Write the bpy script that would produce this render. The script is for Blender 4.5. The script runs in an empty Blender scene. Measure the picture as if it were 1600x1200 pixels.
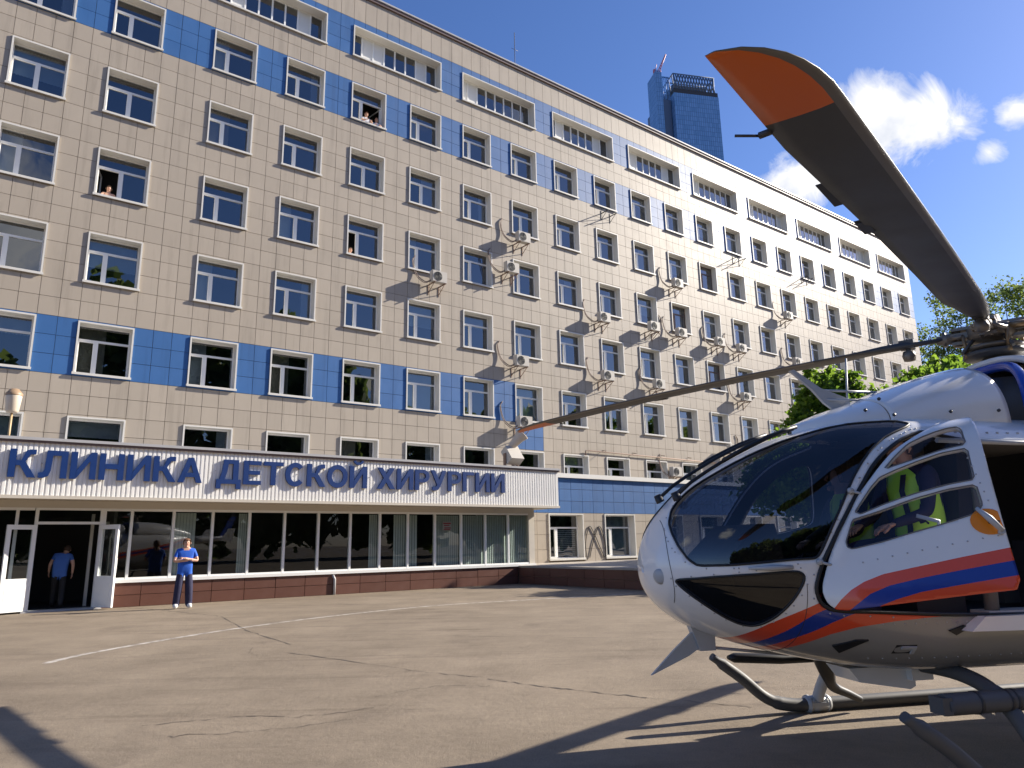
import bpy, bmesh, math, random
import numpy as np
from math import radians as RAD, sin, cos, pi as PI
from mathutils import Vector, Matrix

random.seed(7)
rng = np.random.default_rng(7)
sc = bpy.context.scene
COL = sc.collection

# ---------------------------------------------------------------- camera
CAM_H = 1.55
PITCH, ROLL = RAD(12.484), RAD(1.056)
cam_d = bpy.data.cameras.new('camera')
cam_d.sensor_width = 36.0
cam_d.lens = 1124.67 / 1600 * 36.0
cam_d.clip_start = 0.05
cam_d.clip_end = 5000
cam = bpy.data.objects.new('camera', cam_d)
COL.objects.link(cam)
_r = Vector((1, 0, 0)); _f = Vector((0, cos(PITCH), sin(PITCH))); _dn = Vector((0, sin(PITCH), -cos(PITCH)))
_r2 = cos(ROLL) * _r + sin(ROLL) * _dn
_d2 = -sin(ROLL) * _r + cos(ROLL) * _dn
m = Matrix.Identity(4)
m.col[0][:3] = _r2; m.col[1][:3] = -_d2; m.col[2][:3] = -_f; m.col[3][:3] = (0, 0, CAM_H)
cam.matrix_world = m
sc.camera = cam

# ---------------------------------------------------------------- sun and sky
SUN_AZ, SUN_EL = 69.0, 28.0          # azimuth from +Y towards +X
sd = Vector((sin(RAD(SUN_AZ)) * cos(RAD(SUN_EL)), cos(RAD(SUN_AZ)) * cos(RAD(SUN_EL)), sin(RAD(SUN_EL))))
sun_d = bpy.data.lights.new('sun', 'SUN')
sun_d.energy = 4.2
sun_d.angle = RAD(0.5)
sun_d.color = (1.0, 0.915, 0.79)
sun = bpy.data.objects.new('sun', sun_d)
sun.rotation_euler = sd.to_track_quat('Z', 'Y').to_euler()
sun.location = (60, 40, 60)
COL.objects.link(sun)

W = bpy.data.worlds.new('World')
sc.world = W
W.use_nodes = True
nt = W.node_tree; nt.nodes.clear()
def N(tree, typ, **kw):
    n = tree.nodes.new(typ)
    for k, v in kw.items():
        if k == 'inp':
            for i, val in v.items(): n.inputs[i].default_value = val
        else: setattr(n, k, v)
    return n
out = N(nt, 'ShaderNodeOutputWorld'); bg = N(nt, 'ShaderNodeBackground')
sky = N(nt, 'ShaderNodeTexSky', sky_type='NISHITA', sun_disc=False)
sky.sun_elevation = RAD(SUN_EL); sky.sun_rotation = RAD(SUN_AZ)
sky.altitude = 150; sky.air_density = 1.0; sky.dust_density = 0.5; sky.ozone_density = 3.0
L = nt.links.new
tc = N(nt, 'ShaderNodeTexCoord')
# clouds: noise on a flat layer overhead, gathered round a few directions
sep = N(nt, 'ShaderNodeSeparateXYZ'); L(tc.outputs['Generated'], sep.inputs[0])
def M(op, a, b=None, tree=nt, clamp=False):
    n = tree.nodes.new('ShaderNodeMath'); n.operation = op; n.use_clamp = clamp
    for i, v in enumerate((a, b)):
        if v is None: continue
        if isinstance(v, (int, float)): n.inputs[i].default_value = v
        else: tree.links.new(v, n.inputs[i])
    return n.outputs[0]
def VM(op, a, b=None, tree=nt):
    n = tree.nodes.new('ShaderNodeVectorMath'); n.operation = op
    for i, v in enumerate((a, b)):
        if v is None: continue
        if isinstance(v, (tuple, list)): n.inputs[i].default_value = v
        else: tree.links.new(v, n.inputs[i])
    return n
den = M('ADD', M('MAXIMUM', sep.outputs[2], 0.0), 0.12)
px = M('DIVIDE', sep.outputs[0], den); py = M('DIVIDE', sep.outputs[1], den)
cmb = N(nt, 'ShaderNodeCombineXYZ'); L(px, cmb.inputs[0]); L(py, cmb.inputs[1])
big = N(nt, 'ShaderNodeTexNoise', inp={'Scale': 1.1, 'Detail': 2.0, 'Roughness': 0.5}); L(cmb.outputs[0], big.inputs['Vector'])
fin = N(nt, 'ShaderNodeTexNoise', inp={'Scale': 15.0, 'Detail': 8.0, 'Roughness': 0.62, 'Distortion': 0.8}); L(tc.outputs['Generated'], fin.inputs['Vector'])
cover = M('MULTIPLY', M('SUBTRACT', big.outputs[0], 0.56, clamp=True), 4.0, clamp=True)
cover = M('MULTIPLY', cover, 0.62)
for dr, rad, amp in (((.436, .757, .480), .070, .95), ((.474, .747, .463), .066, .98), ((.512, .727, .455), .042, .74), ((.552, .702, .450), .036, .76), ((.357, .825, .432), .062, 1.05), ((.405, .770, .494), .03, .6),
                     ((.538, .732, .418), .028, .62), ((-.35, -.70, .55), .14, .95), ((.55, -.75, .37), .13, .95), ((-.75, -.3, .5), .15, .9), ((.8, .2, .6), .12, .8)):
    v = Vector(dr).normalized()
    dist = VM('DISTANCE', tc.outputs['Generated'], tuple(v)).outputs['Value']
    g = M('MULTIPLY', M('SUBTRACT', 1.0, M('DIVIDE', dist, rad), clamp=True), amp)
    g = M('POWER', g, 0.7)
    cover = M('MAXIMUM', cover, g)
dens = M('MULTIPLY', M('SUBTRACT', M('ADD', M('MULTIPLY', cover, 0.75), fin.outputs[0]), 0.79), 3.4, clamp=True)
dens = M('MULTIPLY', dens, M('MULTIPLY', sep.outputs[2], 6.0, clamp=True))
fin2 = N(nt, 'ShaderNodeTexNoise', inp={'Scale': 24.0, 'Detail': 4.0}); L(tc.outputs['Generated'], fin2.inputs['Vector'])
cc = N(nt, 'ShaderNodeMix', data_type='RGBA'); cc.inputs[6].default_value = (5.6, 5.9, 6.6, 1); cc.inputs[7].default_value = (8.4, 8.3, 8.2, 1)
L(M('MULTIPLY', M('SUBTRACT', fin2.outputs[0], .32), 3.2, clamp=True), cc.inputs[0])
mx = N(nt, 'ShaderNodeMix', data_type='RGBA')
sat = N(nt, 'ShaderNodeHueSaturation'); sat.inputs['Saturation'].default_value = 1.12; sat.inputs['Value'].default_value = 1.0; L(sky.outputs[0], sat.inputs['Color'])
tn = N(nt, 'ShaderNodeMix', data_type='RGBA', blend_type='MULTIPLY'); tn.inputs[0].default_value = 1.0; tn.inputs[7].default_value = (1.0, 0.99, 1.24, 1); L(sat.outputs[0], tn.inputs[6])
L(dens, mx.inputs[0]); L(tn.outputs[2], mx.inputs[6]); L(cc.outputs[2], mx.inputs[7])
L(mx.outputs[2], bg.inputs[0]); bg.inputs[1].default_value = 0.060
L(bg.outputs[0], out.inputs[0])

sc.view_settings.view_transform = 'Standard'
sc.view_settings.look = 'None'
sc.view_settings.exposure = 1.23
sc.view_settings.gamma = 1.0
sc.view_settings.use_curve_mapping = False
sc.render.engine = 'CYCLES'
sc.cycles.max_bounces = 8
sc.cycles.transparent_max_bounces = 12

# ---------------------------------------------------------------- material helpers
def new_mat(name):
    mt = bpy.data.materials.new(name); mt.use_nodes = True
    t = mt.node_tree; t.nodes.clear()
    o = t.nodes.new('ShaderNodeOutputMaterial'); b = t.nodes.new('ShaderNodeBsdfPrincipled')
    t.links.new(b.outputs[0], o.inputs[0])
    return mt, t, b
def rgb(c): return (c[0], c[1], c[2], 1)
def mat(name, col, rough=0.5, var=0.0, scale=6.0, metal=0.0, spec=0.5, bump=0.0, bscale=60.0, coat=0.0, island=0.0, dirt=0.0, coords='Object', streak=0.0):
    mt, t, b = new_mat(name)
    b.inputs['Roughness'].default_value = rough; b.inputs['Metallic'].default_value = metal
    b.inputs['Specular IOR Level'].default_value = spec; b.inputs['Coat Weight'].default_value = coat
    b.inputs['Coat Roughness'].default_value = 0.06
    b.inputs['Base Color'].default_value = rgb(col)
    tcn = t.nodes.new('ShaderNodeTexCoord'); cur = None
    if var or dirt:
        n = N(t, 'ShaderNodeTexNoise', inp={'Scale': scale, 'Detail': 5.0, 'Roughness': 0.6}); t.links.new(tcn.outputs[coords], n.inputs['Vector'])
        hsv = t.nodes.new('ShaderNodeHueSaturation'); hsv.inputs['Color'].default_value = rgb(col)
        t.links.new(M('ADD', M('MULTIPLY', M('SUBTRACT', n.outputs[0], 0.5, t), 2 * var, t), 1.0, t), hsv.inputs['Value'])
        cur = hsv.outputs[0]
        if dirt:
            n2 = N(t, 'ShaderNodeTexNoise', inp={'Scale': scale * 3.1, 'Detail': 6.0, 'Roughness': 0.7}); t.links.new(tcn.outputs[coords], n2.inputs['Vector'])
            mxx = N(t, 'ShaderNodeMix', data_type='RGBA'); t.links.new(cur, mxx.inputs[6]); mxx.inputs[7].default_value = rgb([c * .55 for c in col])
            t.links.new(M('MULTIPLY', M('SUBTRACT', n2.outputs[0], .55, t), 4 * dirt, t, True), mxx.inputs[0]); cur = mxx.outputs[2]
        t.links.new(cur, b.inputs['Base Color'])
        t.links.new(M('ADD', M('MULTIPLY', M('SUBTRACT', n.outputs[0], 0.5, t), .25, t), rough, t, True), b.inputs['Roughness'])
    if island:
        g = t.nodes.new('ShaderNodeNewGeometry'); oi = t.nodes.new('ShaderNodeObjectInfo')
        r = M('FRACT', M('ADD', g.outputs['Random Per Island'], oi.outputs['Random'], t), None, t)
        h2 = t.nodes.new('ShaderNodeHueSaturation')
        if cur is not None: t.links.new(cur, h2.inputs['Color'])
        else: h2.inputs['Color'].default_value = rgb(col)
        t.links.new(M('ADD', M('MULTIPLY', M('SUBTRACT', r, .5, t), 2 * island, t), 1.0, t), h2.inputs['Value'])
        t.links.new(h2.outputs[0], b.inputs['Base Color'])
    if streak:
        gp = t.nodes.new('ShaderNodeNewGeometry'); mp = t.nodes.new('ShaderNodeMapping'); mp.inputs['Scale'].default_value = (2.2, 2.2, .16); t.links.new(gp.outputs['Position'], mp.inputs['Vector'])
        ns = N(t, 'ShaderNodeTexNoise', inp={'Scale': 1.6, 'Detail': 6.0, 'Roughness': .65}); t.links.new(mp.outputs[0], ns.inputs['Vector'])
        nl = N(t, 'ShaderNodeTexNoise', inp={'Scale': .35, 'Detail': 3.0}); t.links.new(gp.outputs['Position'], nl.inputs['Vector'])
        sv = t.nodes.new('ShaderNodeHueSaturation'); src = b.inputs['Base Color'].links[0].from_socket; t.links.new(src, sv.inputs['Color'])
        dk = M('MULTIPLY', M('SUBTRACT', ns.outputs[0], .52, t, True), streak * 4, t); t.links.new(M('SUBTRACT', M('ADD', M('MULTIPLY', nl.outputs[0], .10, t), .96, t), dk, t), sv.inputs['Value'])
        t.links.new(sv.outputs[0], b.inputs['Base Color'])
    if bump:
        nb = N(t, 'ShaderNodeTexNoise', inp={'Scale': bscale, 'Detail': 4.0}); t.links.new(tcn.outputs[coords], nb.inputs['Vector'])
        bp = t.nodes.new('ShaderNodeBump'); bp.inputs['Strength'].default_value = bump; bp.inputs['Distance'].default_value = 0.01
        t.links.new(nb.outputs[0], bp.inputs['Height']); t.links.new(bp.outputs[0], b.inputs['Normal'])
    return mt
def glass(name, tint, ior=1.5, wav=0.0, wscale=1.5, boost=1.0, rough=0.0):
    mt = bpy.data.materials.new(name); mt.use_nodes = True
    t = mt.node_tree; t.nodes.clear()
    o = t.nodes.new('ShaderNodeOutputMaterial'); mxs = t.nodes.new('ShaderNodeMixShader')
    tr = t.nodes.new('ShaderNodeBsdfTransparent'); gl = t.nodes.new('ShaderNodeBsdfGlossy')
    tr.inputs[0].default_value = rgb(tint); gl.inputs['Roughness'].default_value = rough
    gl.inputs['Color'].default_value = (.95, .97, 1, 1)
    fr = t.nodes.new('ShaderNodeFresnel'); fr.inputs[0].default_value = ior
    geo = t.nodes.new('ShaderNodeNewGeometry')
    # Fresnel from either side of the single sheet of glass
    fac = fr.outputs[0]
    bf = t.nodes.new('ShaderNodeMix'); t.links.new(geo.outputs['Backfacing'], bf.inputs[0]); t.links.new(fac, bf.inputs[2]); bf.inputs[3].default_value = 0.06
    t.links.new(M('MULTIPLY', bf.outputs[0], boost, t, True), mxs.inputs[0])
    if wav:
        tcn = t.nodes.new('ShaderNodeTexCoord'); nb = N(t, 'ShaderNodeTexNoise', inp={'Scale': wscale, 'Detail': 1.0})
        oi = t.nodes.new('ShaderNodeObjectInfo')
        vv = VM('ADD', tcn.outputs['Object'], None, t); t.links.new(oi.outputs['Location'], vv.inputs[1])
        t.links.new(vv.outputs[0], nb.inputs['Vector'])
        bp = t.nodes.new('ShaderNodeBump'); bp.inputs['Strength'].default_value = wav; bp.inputs['Distance'].default_value = 0.1
        t.links.new(nb.outputs[0], bp.inputs['Height']); t.links.new(bp.outputs[0], gl.inputs['Normal'])
    t.links.new(tr.outputs[0], mxs.inputs[1]); t.links.new(gl.outputs[0], mxs.inputs[2]); t.links.new(mxs.outputs[0], o.inputs[0])
    return mt

MT = {}
MT['tile'] = mat('beige_tile', (.388, .336, .272), .50, .06, 1.3, spec=.32, island=.045, bump=.05, bscale=9, streak=.22)
MT['tile_blue'] = mat('blue_tile', (.042, .128, .32), .48, .06, 1.3, spec=.36, island=.05, bump=.05, bscale=9, streak=.22)
MT['wall'] = mat('wall_backing', (.26, .215, .165), .9, .1, 2.0)
MT['casing'] = mat('window_casing', (.64, .62, .57), .42, .06, 1.2, dirt=.10)
MT['frame'] = mat('white_pvc', (.80, .80, .78), .32, .03, 1.5)
MT['frame_old'] = mat('brown_wood_frame', (.16, .11, .09), .6, .1, 3)
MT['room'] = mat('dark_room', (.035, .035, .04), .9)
MT['curtain'] = mat('curtain', (.62, .62, .60), .9, .08, 3.0)
MT['blind'] = mat('grey_green_blind', (.60, .65, .61), .85, .08, 3.0)
MT['panel_white'] = mat('white_panel', (.70, .69, .65), .5, .05, 1.5)
MT['pane'] = glass('window_glass', (.36, .42, .48), 1.7, .06, .8, 2.2)
MT['lobby_pane'] = glass('lobby_glass', (.66, .71, .70), 1.55, .012, .7, 1.0)
MT['canopy'] = mat('white_corrugated_sheet', (.86, .845, .80), .42, .05, .8, dirt=.08)
MT['soffit'] = mat('soffit_board', (.55, .50, .42), .6, .06, 1.0, dirt=.1)
MT['cap'] = mat('grey_metal_cap', (.42, .42, .43), .4, .06, 2.0, dirt=.15)
MT['roofcap'] = mat('brown_roof_edge', (.14, .095, .085), .5, .08, 2.0)
MT['brown'] = mat('brown_plinth_tile', (.120, .050, .035), .42, .08, 2.5, island=.08, bump=.05, bscale=14, dirt=.12)
MT['letter'] = mat('blue_letter_paint', (.006, .034, .155), .4, .06, 2.0)
MT['ac'] = mat('aircon_casing', (.46, .43, .38), .5, .06, 4, dirt=.3)
MT['dark'] = mat('dark_metal', (.03, .03, .032), .5, .1, 8)
MT['rust'] = mat('rusty_bracket', (.22, .14, .10), .7, .15, 8)
MT['cable'] = mat('black_cable', (.03, .028, .03), .6)
MT['pipe'] = mat('brown_pipe', (.20, .14, .11), .6, .1, 5)
MT['concrete'] = mat('terrace_concrete', (.36, .32, .27), .8, .12, 1.5, dirt=.15, bump=.2)
# ---------------------------------------------------------------- mesh helpers
class MB:
    def __init__(s): s.v = []; s.f = []; s.m = []; s.sm = []
    def add(s, vs, fs, mi=0, smooth=False):
        o = len(s.v); s.v += [tuple(p) for p in vs]
        for f in fs:
            s.f.append(tuple(i + o for i in f)); s.m.append(mi); s.sm.append(smooth)
    def box(s, x0, x1, y0, y1, z0, z1, mi=0, skip=''):
        v = [(x0, y0, z0), (x1, y0, z0), (x1, y1, z0), (x0, y1, z0), (x0, y0, z1), (x1, y0, z1), (x1, y1, z1), (x0, y1, z1)]
        fs = {'d': (0, 3, 2, 1), 'u': (4, 5, 6, 7), 'f': (0, 1, 5, 4), 'r': (1, 2, 6, 5), 'b': (2, 3, 7, 6), 'l': (3, 0, 4, 7)}
        s.add(v, [q for k, q in fs.items() if k not in skip], mi)
    def obox(s, c, ax, ay, az, hx, hy, hz, mi=0):
        c = Vector(c); ax = Vector(ax).normalized() * hx; ay = Vector(ay).normalized() * hy; az = Vector(az).normalized() * hz
        v = [c + sx * ax + sy * ay + sz * az for sz in (-1, 1) for sx, sy in ((-1, -1), (1, -1), (1, 1), (-1, 1))]
        s.add(v, [(0, 3, 2, 1), (4, 5, 6, 7), (0, 1, 5, 4), (1, 2, 6, 5), (2, 3, 7, 6), (3, 0, 4, 7)], mi)
    def tube(s, path, r, n=8, mi=0, cap=True, smooth=True, flat=1.0):
        path = [Vector(p) for p in path]; rs = r if isinstance(r, (list, tuple)) else [r] * len(path)
        rings = []; up = None
        for i, p in enumerate(path):
            t = (path[min(i + 1, len(path) - 1)] - path[max(i - 1, 0)]).normalized()
            if up is None:
                up = Vector((0, 0, 1)) if abs(t.z) < .9 else Vector((1, 0, 0))
            a = t.cross(up)
            if a.length < 1e-5: a = t.orthogonal()
            a.normalize(); b = a.cross(t); b.normalize(); up = b
            rings.append([p + rs[i] * (cos(2 * PI * k / n) * a + flat * sin(2 * PI * k / n) * b) for k in range(n)])
        vs = [q for rg in rings for q in rg]; fs = []
        for i in range(len(path) - 1):
            for k in range(n):
                k2 = (k + 1) % n
                fs.append((i * n + k, (i + 1) * n + k, (i + 1) * n + k2, i * n + k2))
        s.add(vs, fs, mi, smooth)
        if cap:
            o = len(s.v) - len(vs)
            s.f.append(tuple(o + k for k in range(n))); s.m.append(mi); s.sm.append(False)
            s.f.append(tuple(o + (len(path) - 1) * n + k for k in reversed(range(n)))); s.m.append(mi); s.sm.append(False)
    def lathe(s, prof, c=(0, 0, 0), axis=(0, 0, 1), n=20, mi=0, smooth=True):
        az = Vector(axis).normalized(); ax = az.orthogonal().normalized(); ay = az.cross(ax); c = Vector(c)
        vs = [c + az * h + r * (cos(2 * PI * k / n) * ax + sin(2 * PI * k / n) * ay) for r, h in prof for k in range(n)]
        fs = [(i * n + k, i * n + (k + 1) % n, (i + 1) * n + (k + 1) % n, (i + 1) * n + k) for i in range(len(prof) - 1) for k in range(n)]
        s.add(vs, fs, mi, smooth)
    def prism(s, poly, fn, d0, d1, mi=0):
        """poly: 2-D outline (counter-clockwise), fn(x, y, d) -> 3-D point; extruded from d0 to d1"""
        n = len(poly)
        v = [fn(x, y, d0) for x, y in poly] + [fn(x, y, d1) for x, y in poly]
        fs = [tuple(range(n)), tuple(range(2 * n - 1, n - 1, -1))] + [(i, n + i, n + (i + 1) % n, (i + 1) % n) for i in range(n)]
        s.add(v, fs, mi)
    def mesh(s, name, mats):
        me = bpy.data.meshes.new(name); me.from_pydata(s.v, [], s.f)
        for q in mats: me.materials.append(q)
        me.polygons.foreach_set('material_index', s.m); me.polygons.foreach_set('use_smooth', s.sm)
        me.update()
        return me
    def build(s, name, mats, parent=None, loc=(0, 0, 0), fix=False):
        if not isinstance(mats, (list, tuple)): mats = [mats]
        me = s.mesh(name, mats)
        if fix:
            b = bmesh.new(); b.from_mesh(me); bmesh.ops.recalc_face_normals(b, faces=b.faces); b.to_mesh(me); b.free()
        return link(name, me, parent, loc)
def link(name, data, parent=None, loc=(0, 0, 0), rot=None):
    o = bpy.data.objects.new(name, data); COL.objects.link(o); o.location = loc
    if parent is not None: o.parent = parent
    if rot is not None: o.rotation_euler = rot
    return o
def tag(o, label=None, cat=None, group=None, kind=None):
    for k, v in (('label', label), ('category', cat), ('group', group), ('kind', kind)):
        if v: o[k] = v
    return o
def thing(name, label, cat, loc=(0, 0, 0), rz=0.0, group=None):
    o = bpy.data.objects.new(name, None); COL.objects.link(o)
    o.empty_display_size = .3
    o.location = loc; o.rotation_euler = (0, 0, rz)
    return tag(o, label, cat, group)

# facade frame: U along the wall (to the right in the picture), Wd out of the wall, Z up
YA = RAD(53.1217); U0 = 2.2877; DD = 27.8
DV = Vector((sin(YA), cos(YA), 0)); NV = Vector((cos(YA), -sin(YA), 0))
FRZ = math.atan2(DV.y, DV.x)
def fac(u, w, z=0.0): return (u + U0) * DV + (w - DD) * NV + Vector((0, 0, z))
ORG = fac(0, 0, 0)
def fthing(name, label, cat, u=0, w=0, z=0, group=None, rz=0.0):
    return thing(name, label, cat, fac(u, w, z), FRZ + rz, group)
# in a facade thing's own space: x = along U, y = -Wd, z = up
# ================================================================ ground
def ground_mat():
    mt, t, b = new_mat('asphalt'); tcn = t.nodes.new('ShaderNodeTexCoord'); P = tcn.outputs['Object']
    def noise(s, d=5, r=.6, dist=0):
        n = N(t, 'ShaderNodeTexNoise', inp={'Scale': s, 'Detail': d, 'Roughness': r, 'Distortion': dist}); t.links.new(P, n.inputs['Vector']); return n.outputs[0]
    big_, mid_, fine_, grit = noise(.18, 4), noise(.9, 6, .65), noise(9, 5, .7), noise(85, 5, .75)
    base = N(t, 'ShaderNodeMix', data_type='RGBA'); base.inputs[6].default_value = (.125, .098, .070, 1); base.inputs[7].default_value = (.30, .243, .178, 1)
    f = M('ADD', M('ADD', M('MULTIPLY', big_, .55, t), M('MULTIPLY', mid_, .6, t), t), M('MULTIPLY', fine_, .25, t), t)
    f = M('MULTIPLY', M('SUBTRACT', f, .38, t), 1.7, t, True); t.links.new(f, base.inputs[0])
    # stretched tyre scuffs
    mp = t.nodes.new('ShaderNodeMapping'); mp.inputs['Rotation'].default_value = (0, 0, -.35); mp.inputs['Scale'].default_value = (.12, 1.6, 1); t.links.new(P, mp.inputs['Vector'])
    sn = N(t, 'ShaderNodeTexNoise', inp={'Scale': 1.3, 'Detail': 5.0, 'Roughness': .7}); t.links.new(mp.outputs[0], sn.inputs['Vector'])
    sc1 = N(t, 'ShaderNodeMix', data_type='RGBA', blend_type='MULTIPLY'); t.links.new(base.outputs[2], sc1.inputs[6]); sc1.inputs[7].default_value = (.6, .58, .58, 1)
    t.links.new(M('MULTIPLY', M('SUBTRACT', sn.outputs[0], .54, t), 4.0, t, True), sc1.inputs[0])
    # grit speckle
    gm = N(t, 'ShaderNodeMix', data_type='RGBA', blend_type='MULTIPLY'); t.links.new(sc1.outputs[2], gm.inputs[6])
    gv = N(t, 'ShaderNodeCombineColor'); g_ = M('ADD', M('MULTIPLY', grit, 2.5, t), -.22, t)
    for i in range(3): t.links.new(g_, gv.inputs[i])
    t.links.new(gv.outputs[0], gm.inputs[7]); gm.inputs[0].default_value = .75
    # dark oil patches
    oil = noise(.55, 5, .6, .6); om = N(t, 'ShaderNodeMix', data_type='RGBA', blend_type='MULTIPLY'); t.links.new(gm.outputs[2], om.inputs[6]); om.inputs[7].default_value = (.66, .65, .66, 1)
    t.links.new(M('MULTIPLY', M('SUBTRACT', oil, .58, t), 5.0, t, True), om.inputs[0])
    t.links.new(om.outputs[2], b.inputs['Base Color'])
    b.inputs['Roughness'].default_value = .82; b.inputs['Specular IOR Level'].default_value = .3
    bp = t.nodes.new('ShaderNodeBump'); bp.inputs['Strength'].default_value = .55; bp.inputs['Distance'].default_value = .012
    t.links.new(M('ADD', grit, M('MULTIPLY', fine_, 1.5, t), t), bp.inputs['Height']); t.links.new(bp.outputs[0], b.inputs['Normal'])
    return mt
g = MB(); S_ = 3000
g.add([(-S_, -S_, 0), (S_, -S_, 0), (S_, S_, 0), (-S_, S_, 0)], [(0, 1, 2, 3)])
tag(g.build('ground', ground_mat()), 'brown-grey worn asphalt yard', None, None, 'structure')

def ribbon(pts, w, z, jit=0.0):
    mb = MB(); P = [Vector((p[0], p[1], 0)) for p in pts]; vs = []
    for i, p in enumerate(P):
        t = (P[min(i + 1, len(P) - 1)] - P[max(i - 1, 0)]).normalized(); nn = Vector((-t.y, t.x, 0))
        ww = w * (1 + random.uniform(-jit, jit)) / 2
        vs += [p + nn * ww + Vector((0, 0, z)), p - nn * ww + Vector((0, 0, z))]
    mb.add(vs, [(2 * i, 2 * i + 1, 2 * i + 3, 2 * i + 2) for i in range(len(P) - 1)])
    return mb
def smooth_path(pts, k=8):
    P = [Vector(p) for p in pts]; o = []
    for i in range(len(P) - 1):
        p0, p1, p2, p3 = P[max(i - 1, 0)], P[i], P[i + 1], P[min(i + 2, len(P) - 1)]
        for j in range(k):
            t = j / k
            o.append(.5 * ((2 * p1) + (p2 - p0) * t + (2 * p0 - 5 * p1 + 4 * p2 - p3) * t * t + (3 * p1 - p0 - 3 * p2 + p3) * t ** 3))
    o.append(P[-1]); return o
def paint_mat():
    mt, t, b = new_mat('worn_white_paint'); tcn = t.nodes.new('ShaderNodeTexCoord')
    n = N(t, 'ShaderNodeTexNoise', inp={'Scale': 5.0, 'Detail': 6.0, 'Roughness': .7}); t.links.new(tcn.outputs['Object'], n.inputs['Vector'])
    mxx = N(t, 'ShaderNodeMix', data_type='RGBA'); mxx.inputs[6].default_value = (.20, .17, .14, 1); mxx.inputs[7].default_value = (.52, .48, .43, 1)
    t.links.new(M('MULTIPLY', M('SUBTRACT', n.outputs[0], .38, t), 5, t, True), mxx.inputs[0]); t.links.new(mxx.outputs[2], b.inputs['Base Color']); b.inputs['Roughness'].default_value = .8
    return mt
lp = [(-1.16, 15.11), (-.42, 14.3), (1.28, 13.08), (2.7, 12.3), (4.33, 11.63), (6.17, 11.14), (8.15, 10.9), (11.04, 11.35), (14, 11.9)]
lw = [fac(a, b_) for a, b_ in smooth_path([(p[0], p[1], 0) for p in lp], 10) for a, b_ in [(0, 0)]] if False else [fac(p.x, p.y) for p in smooth_path([(a, b_, 0) for a, b_ in lp], 10)]
tag(ribbon(lw, .13, .004, .15).build('painted_line', paint_mat()), 'worn white painted curve across the yard', None, None, 'structure')
# cracks in the asphalt (thin dark seams)
MT['crack'] = mat('crack', (.085, .07, .056), .95)
def crack(pts, w):
    P = smooth_path([(a, b_, 0) for a, b_ in pts], 14)
    P = [p + Vector((random.gauss(0, .012), random.gauss(0, .02), 0)) for p in P]
    return ribbon(P, w * .42, .004, .9)
mbc = MB()
for pts, w in (([(-6.9, 17.6), (-5.2, 14.6), (-3.7, 12.4)], .045), ([(-3.6, 11.6), (-1.2, 9.6), (-.4, 9.1)], .035), ([(-.35, 9.0), (.4, 8.4), (1.3, 7.8)], .05), ([(1.3, 7.8), (2.2, 7.3)], .03),
               ([(-3.4, 7.0), (-2.6, 7.3), (-2.0, 7.25), (-1.4, 7.6)], .03), ([(-3.0, 6.6), (-2.2, 6.75), (-1.5, 7.1)], .022), ([(-1.4, 13.2), (2.4, 12.2), (5.2, 11.2)], .035), ([(-4.2, 12.1), (-4.05, 11.5), (-3.8, 11.2)], .02),
               ([(-1.5, 8.1), (-.9, 8.6), (-.3, 8.55)], .02), ([(-10.8, 20.8), (-9.2, 19.6), (-7.0, 17.7)], .035)):
    q = crack(pts, w); mbc.add(q.v, q.f)
tag(mbc.build('asphalt_crack', MT['crack']), 'dark cracks across the asphalt', None, None, 'structure')

# ================================================================ clinic building
COLS = [-8.95, -5.95, -2.944, 0, 3.614, 6.614, 9.645, 12.67, 15.677, 18.72, 21.719, 24.745, 27.785, 30.826, 33.84, 36.89, 39.923, 42.974, 46.02, 49.05, 52.1, 55.15, 58.2, 61.25]
CI = {i - 3: i for i in range(len(COLS))}          # COLS[CI[1]] is not used; column 0 of the photo starts at -2.944
WW, WH = 1.74, 1.86
ROWT = [22.46, 19.16, 15.86, 12.56, 9.28, 5.97]     # casing tops, rows 2..7 from the roof
BAND = [20.55, 17.25, 13.95, 10.65, 7.35, 4.05]
UL, UR, ZT = -12.0, 63.9, 27.15
clinic = fthing('clinic_building', 'seven-storey beige tiled clinic with two blue bands and rows of white windows', 'building')
LONG = [(COLS[i], COLS[i + 1] + WW) for i in range(0, len(COLS) - 1, 2)]
LONG = [(COLS[i], COLS[i + 1] + WW) for i in (2, 4, 6, 8, 10, 12, 14, 16, 18, 20, 22) if i + 1 < len(COLS)]
LONG[0] = (-2.944, 1.74)
LZ0, LZ1 = 23.86, 25.48
# wall backing with real openings
us = sorted(set([UL, UR] + [c + .04 for c in COLS] + [c + WW - .04 for c in COLS]))
zs = sorted(set([0, ZT, LZ0 + .04, LZ1 - .04] + [z - .04 for z in ROWT] + [z - WH + .04 for z in ROWT]))
wb = MB()
def in_open(u, z):
    for c in COLS:
        if c < u < c + WW:
            for zt in ROWT:
                if zt - WH < z < zt: return True
    for a, b in LONG:
        if a < u < b and LZ0 < z < LZ1: return True
    return False
for i in range(len(us) - 1):
    for j in range(len(zs) - 1):
        if not in_open((us[i] + us[i + 1]) / 2, (zs[j] + zs[j + 1]) / 2):
            wb.add([(us[i], 0, zs[j]), (us[i + 1], 0, zs[j]), (us[i + 1], 0, zs[j + 1]), (us[i], 0, zs[j + 1])], [(0, 1, 2, 3)])
wb.add([(UR, 0, 0), (UR, 14, 0), (UR, 14, ZT), (UR, 0, ZT)], [(0, 1, 2, 3)])
wb.add([(UL, 0, 0), (UL, 0, ZT), (UL, 14, ZT), (UL, 14, 0)], [(0, 1, 2, 3)])
wb.add([(UL, 14, 0), (UL, 14, ZT), (UR, 14, ZT), (UR, 14, 0)], [(0, 1, 2, 3)])
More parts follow.
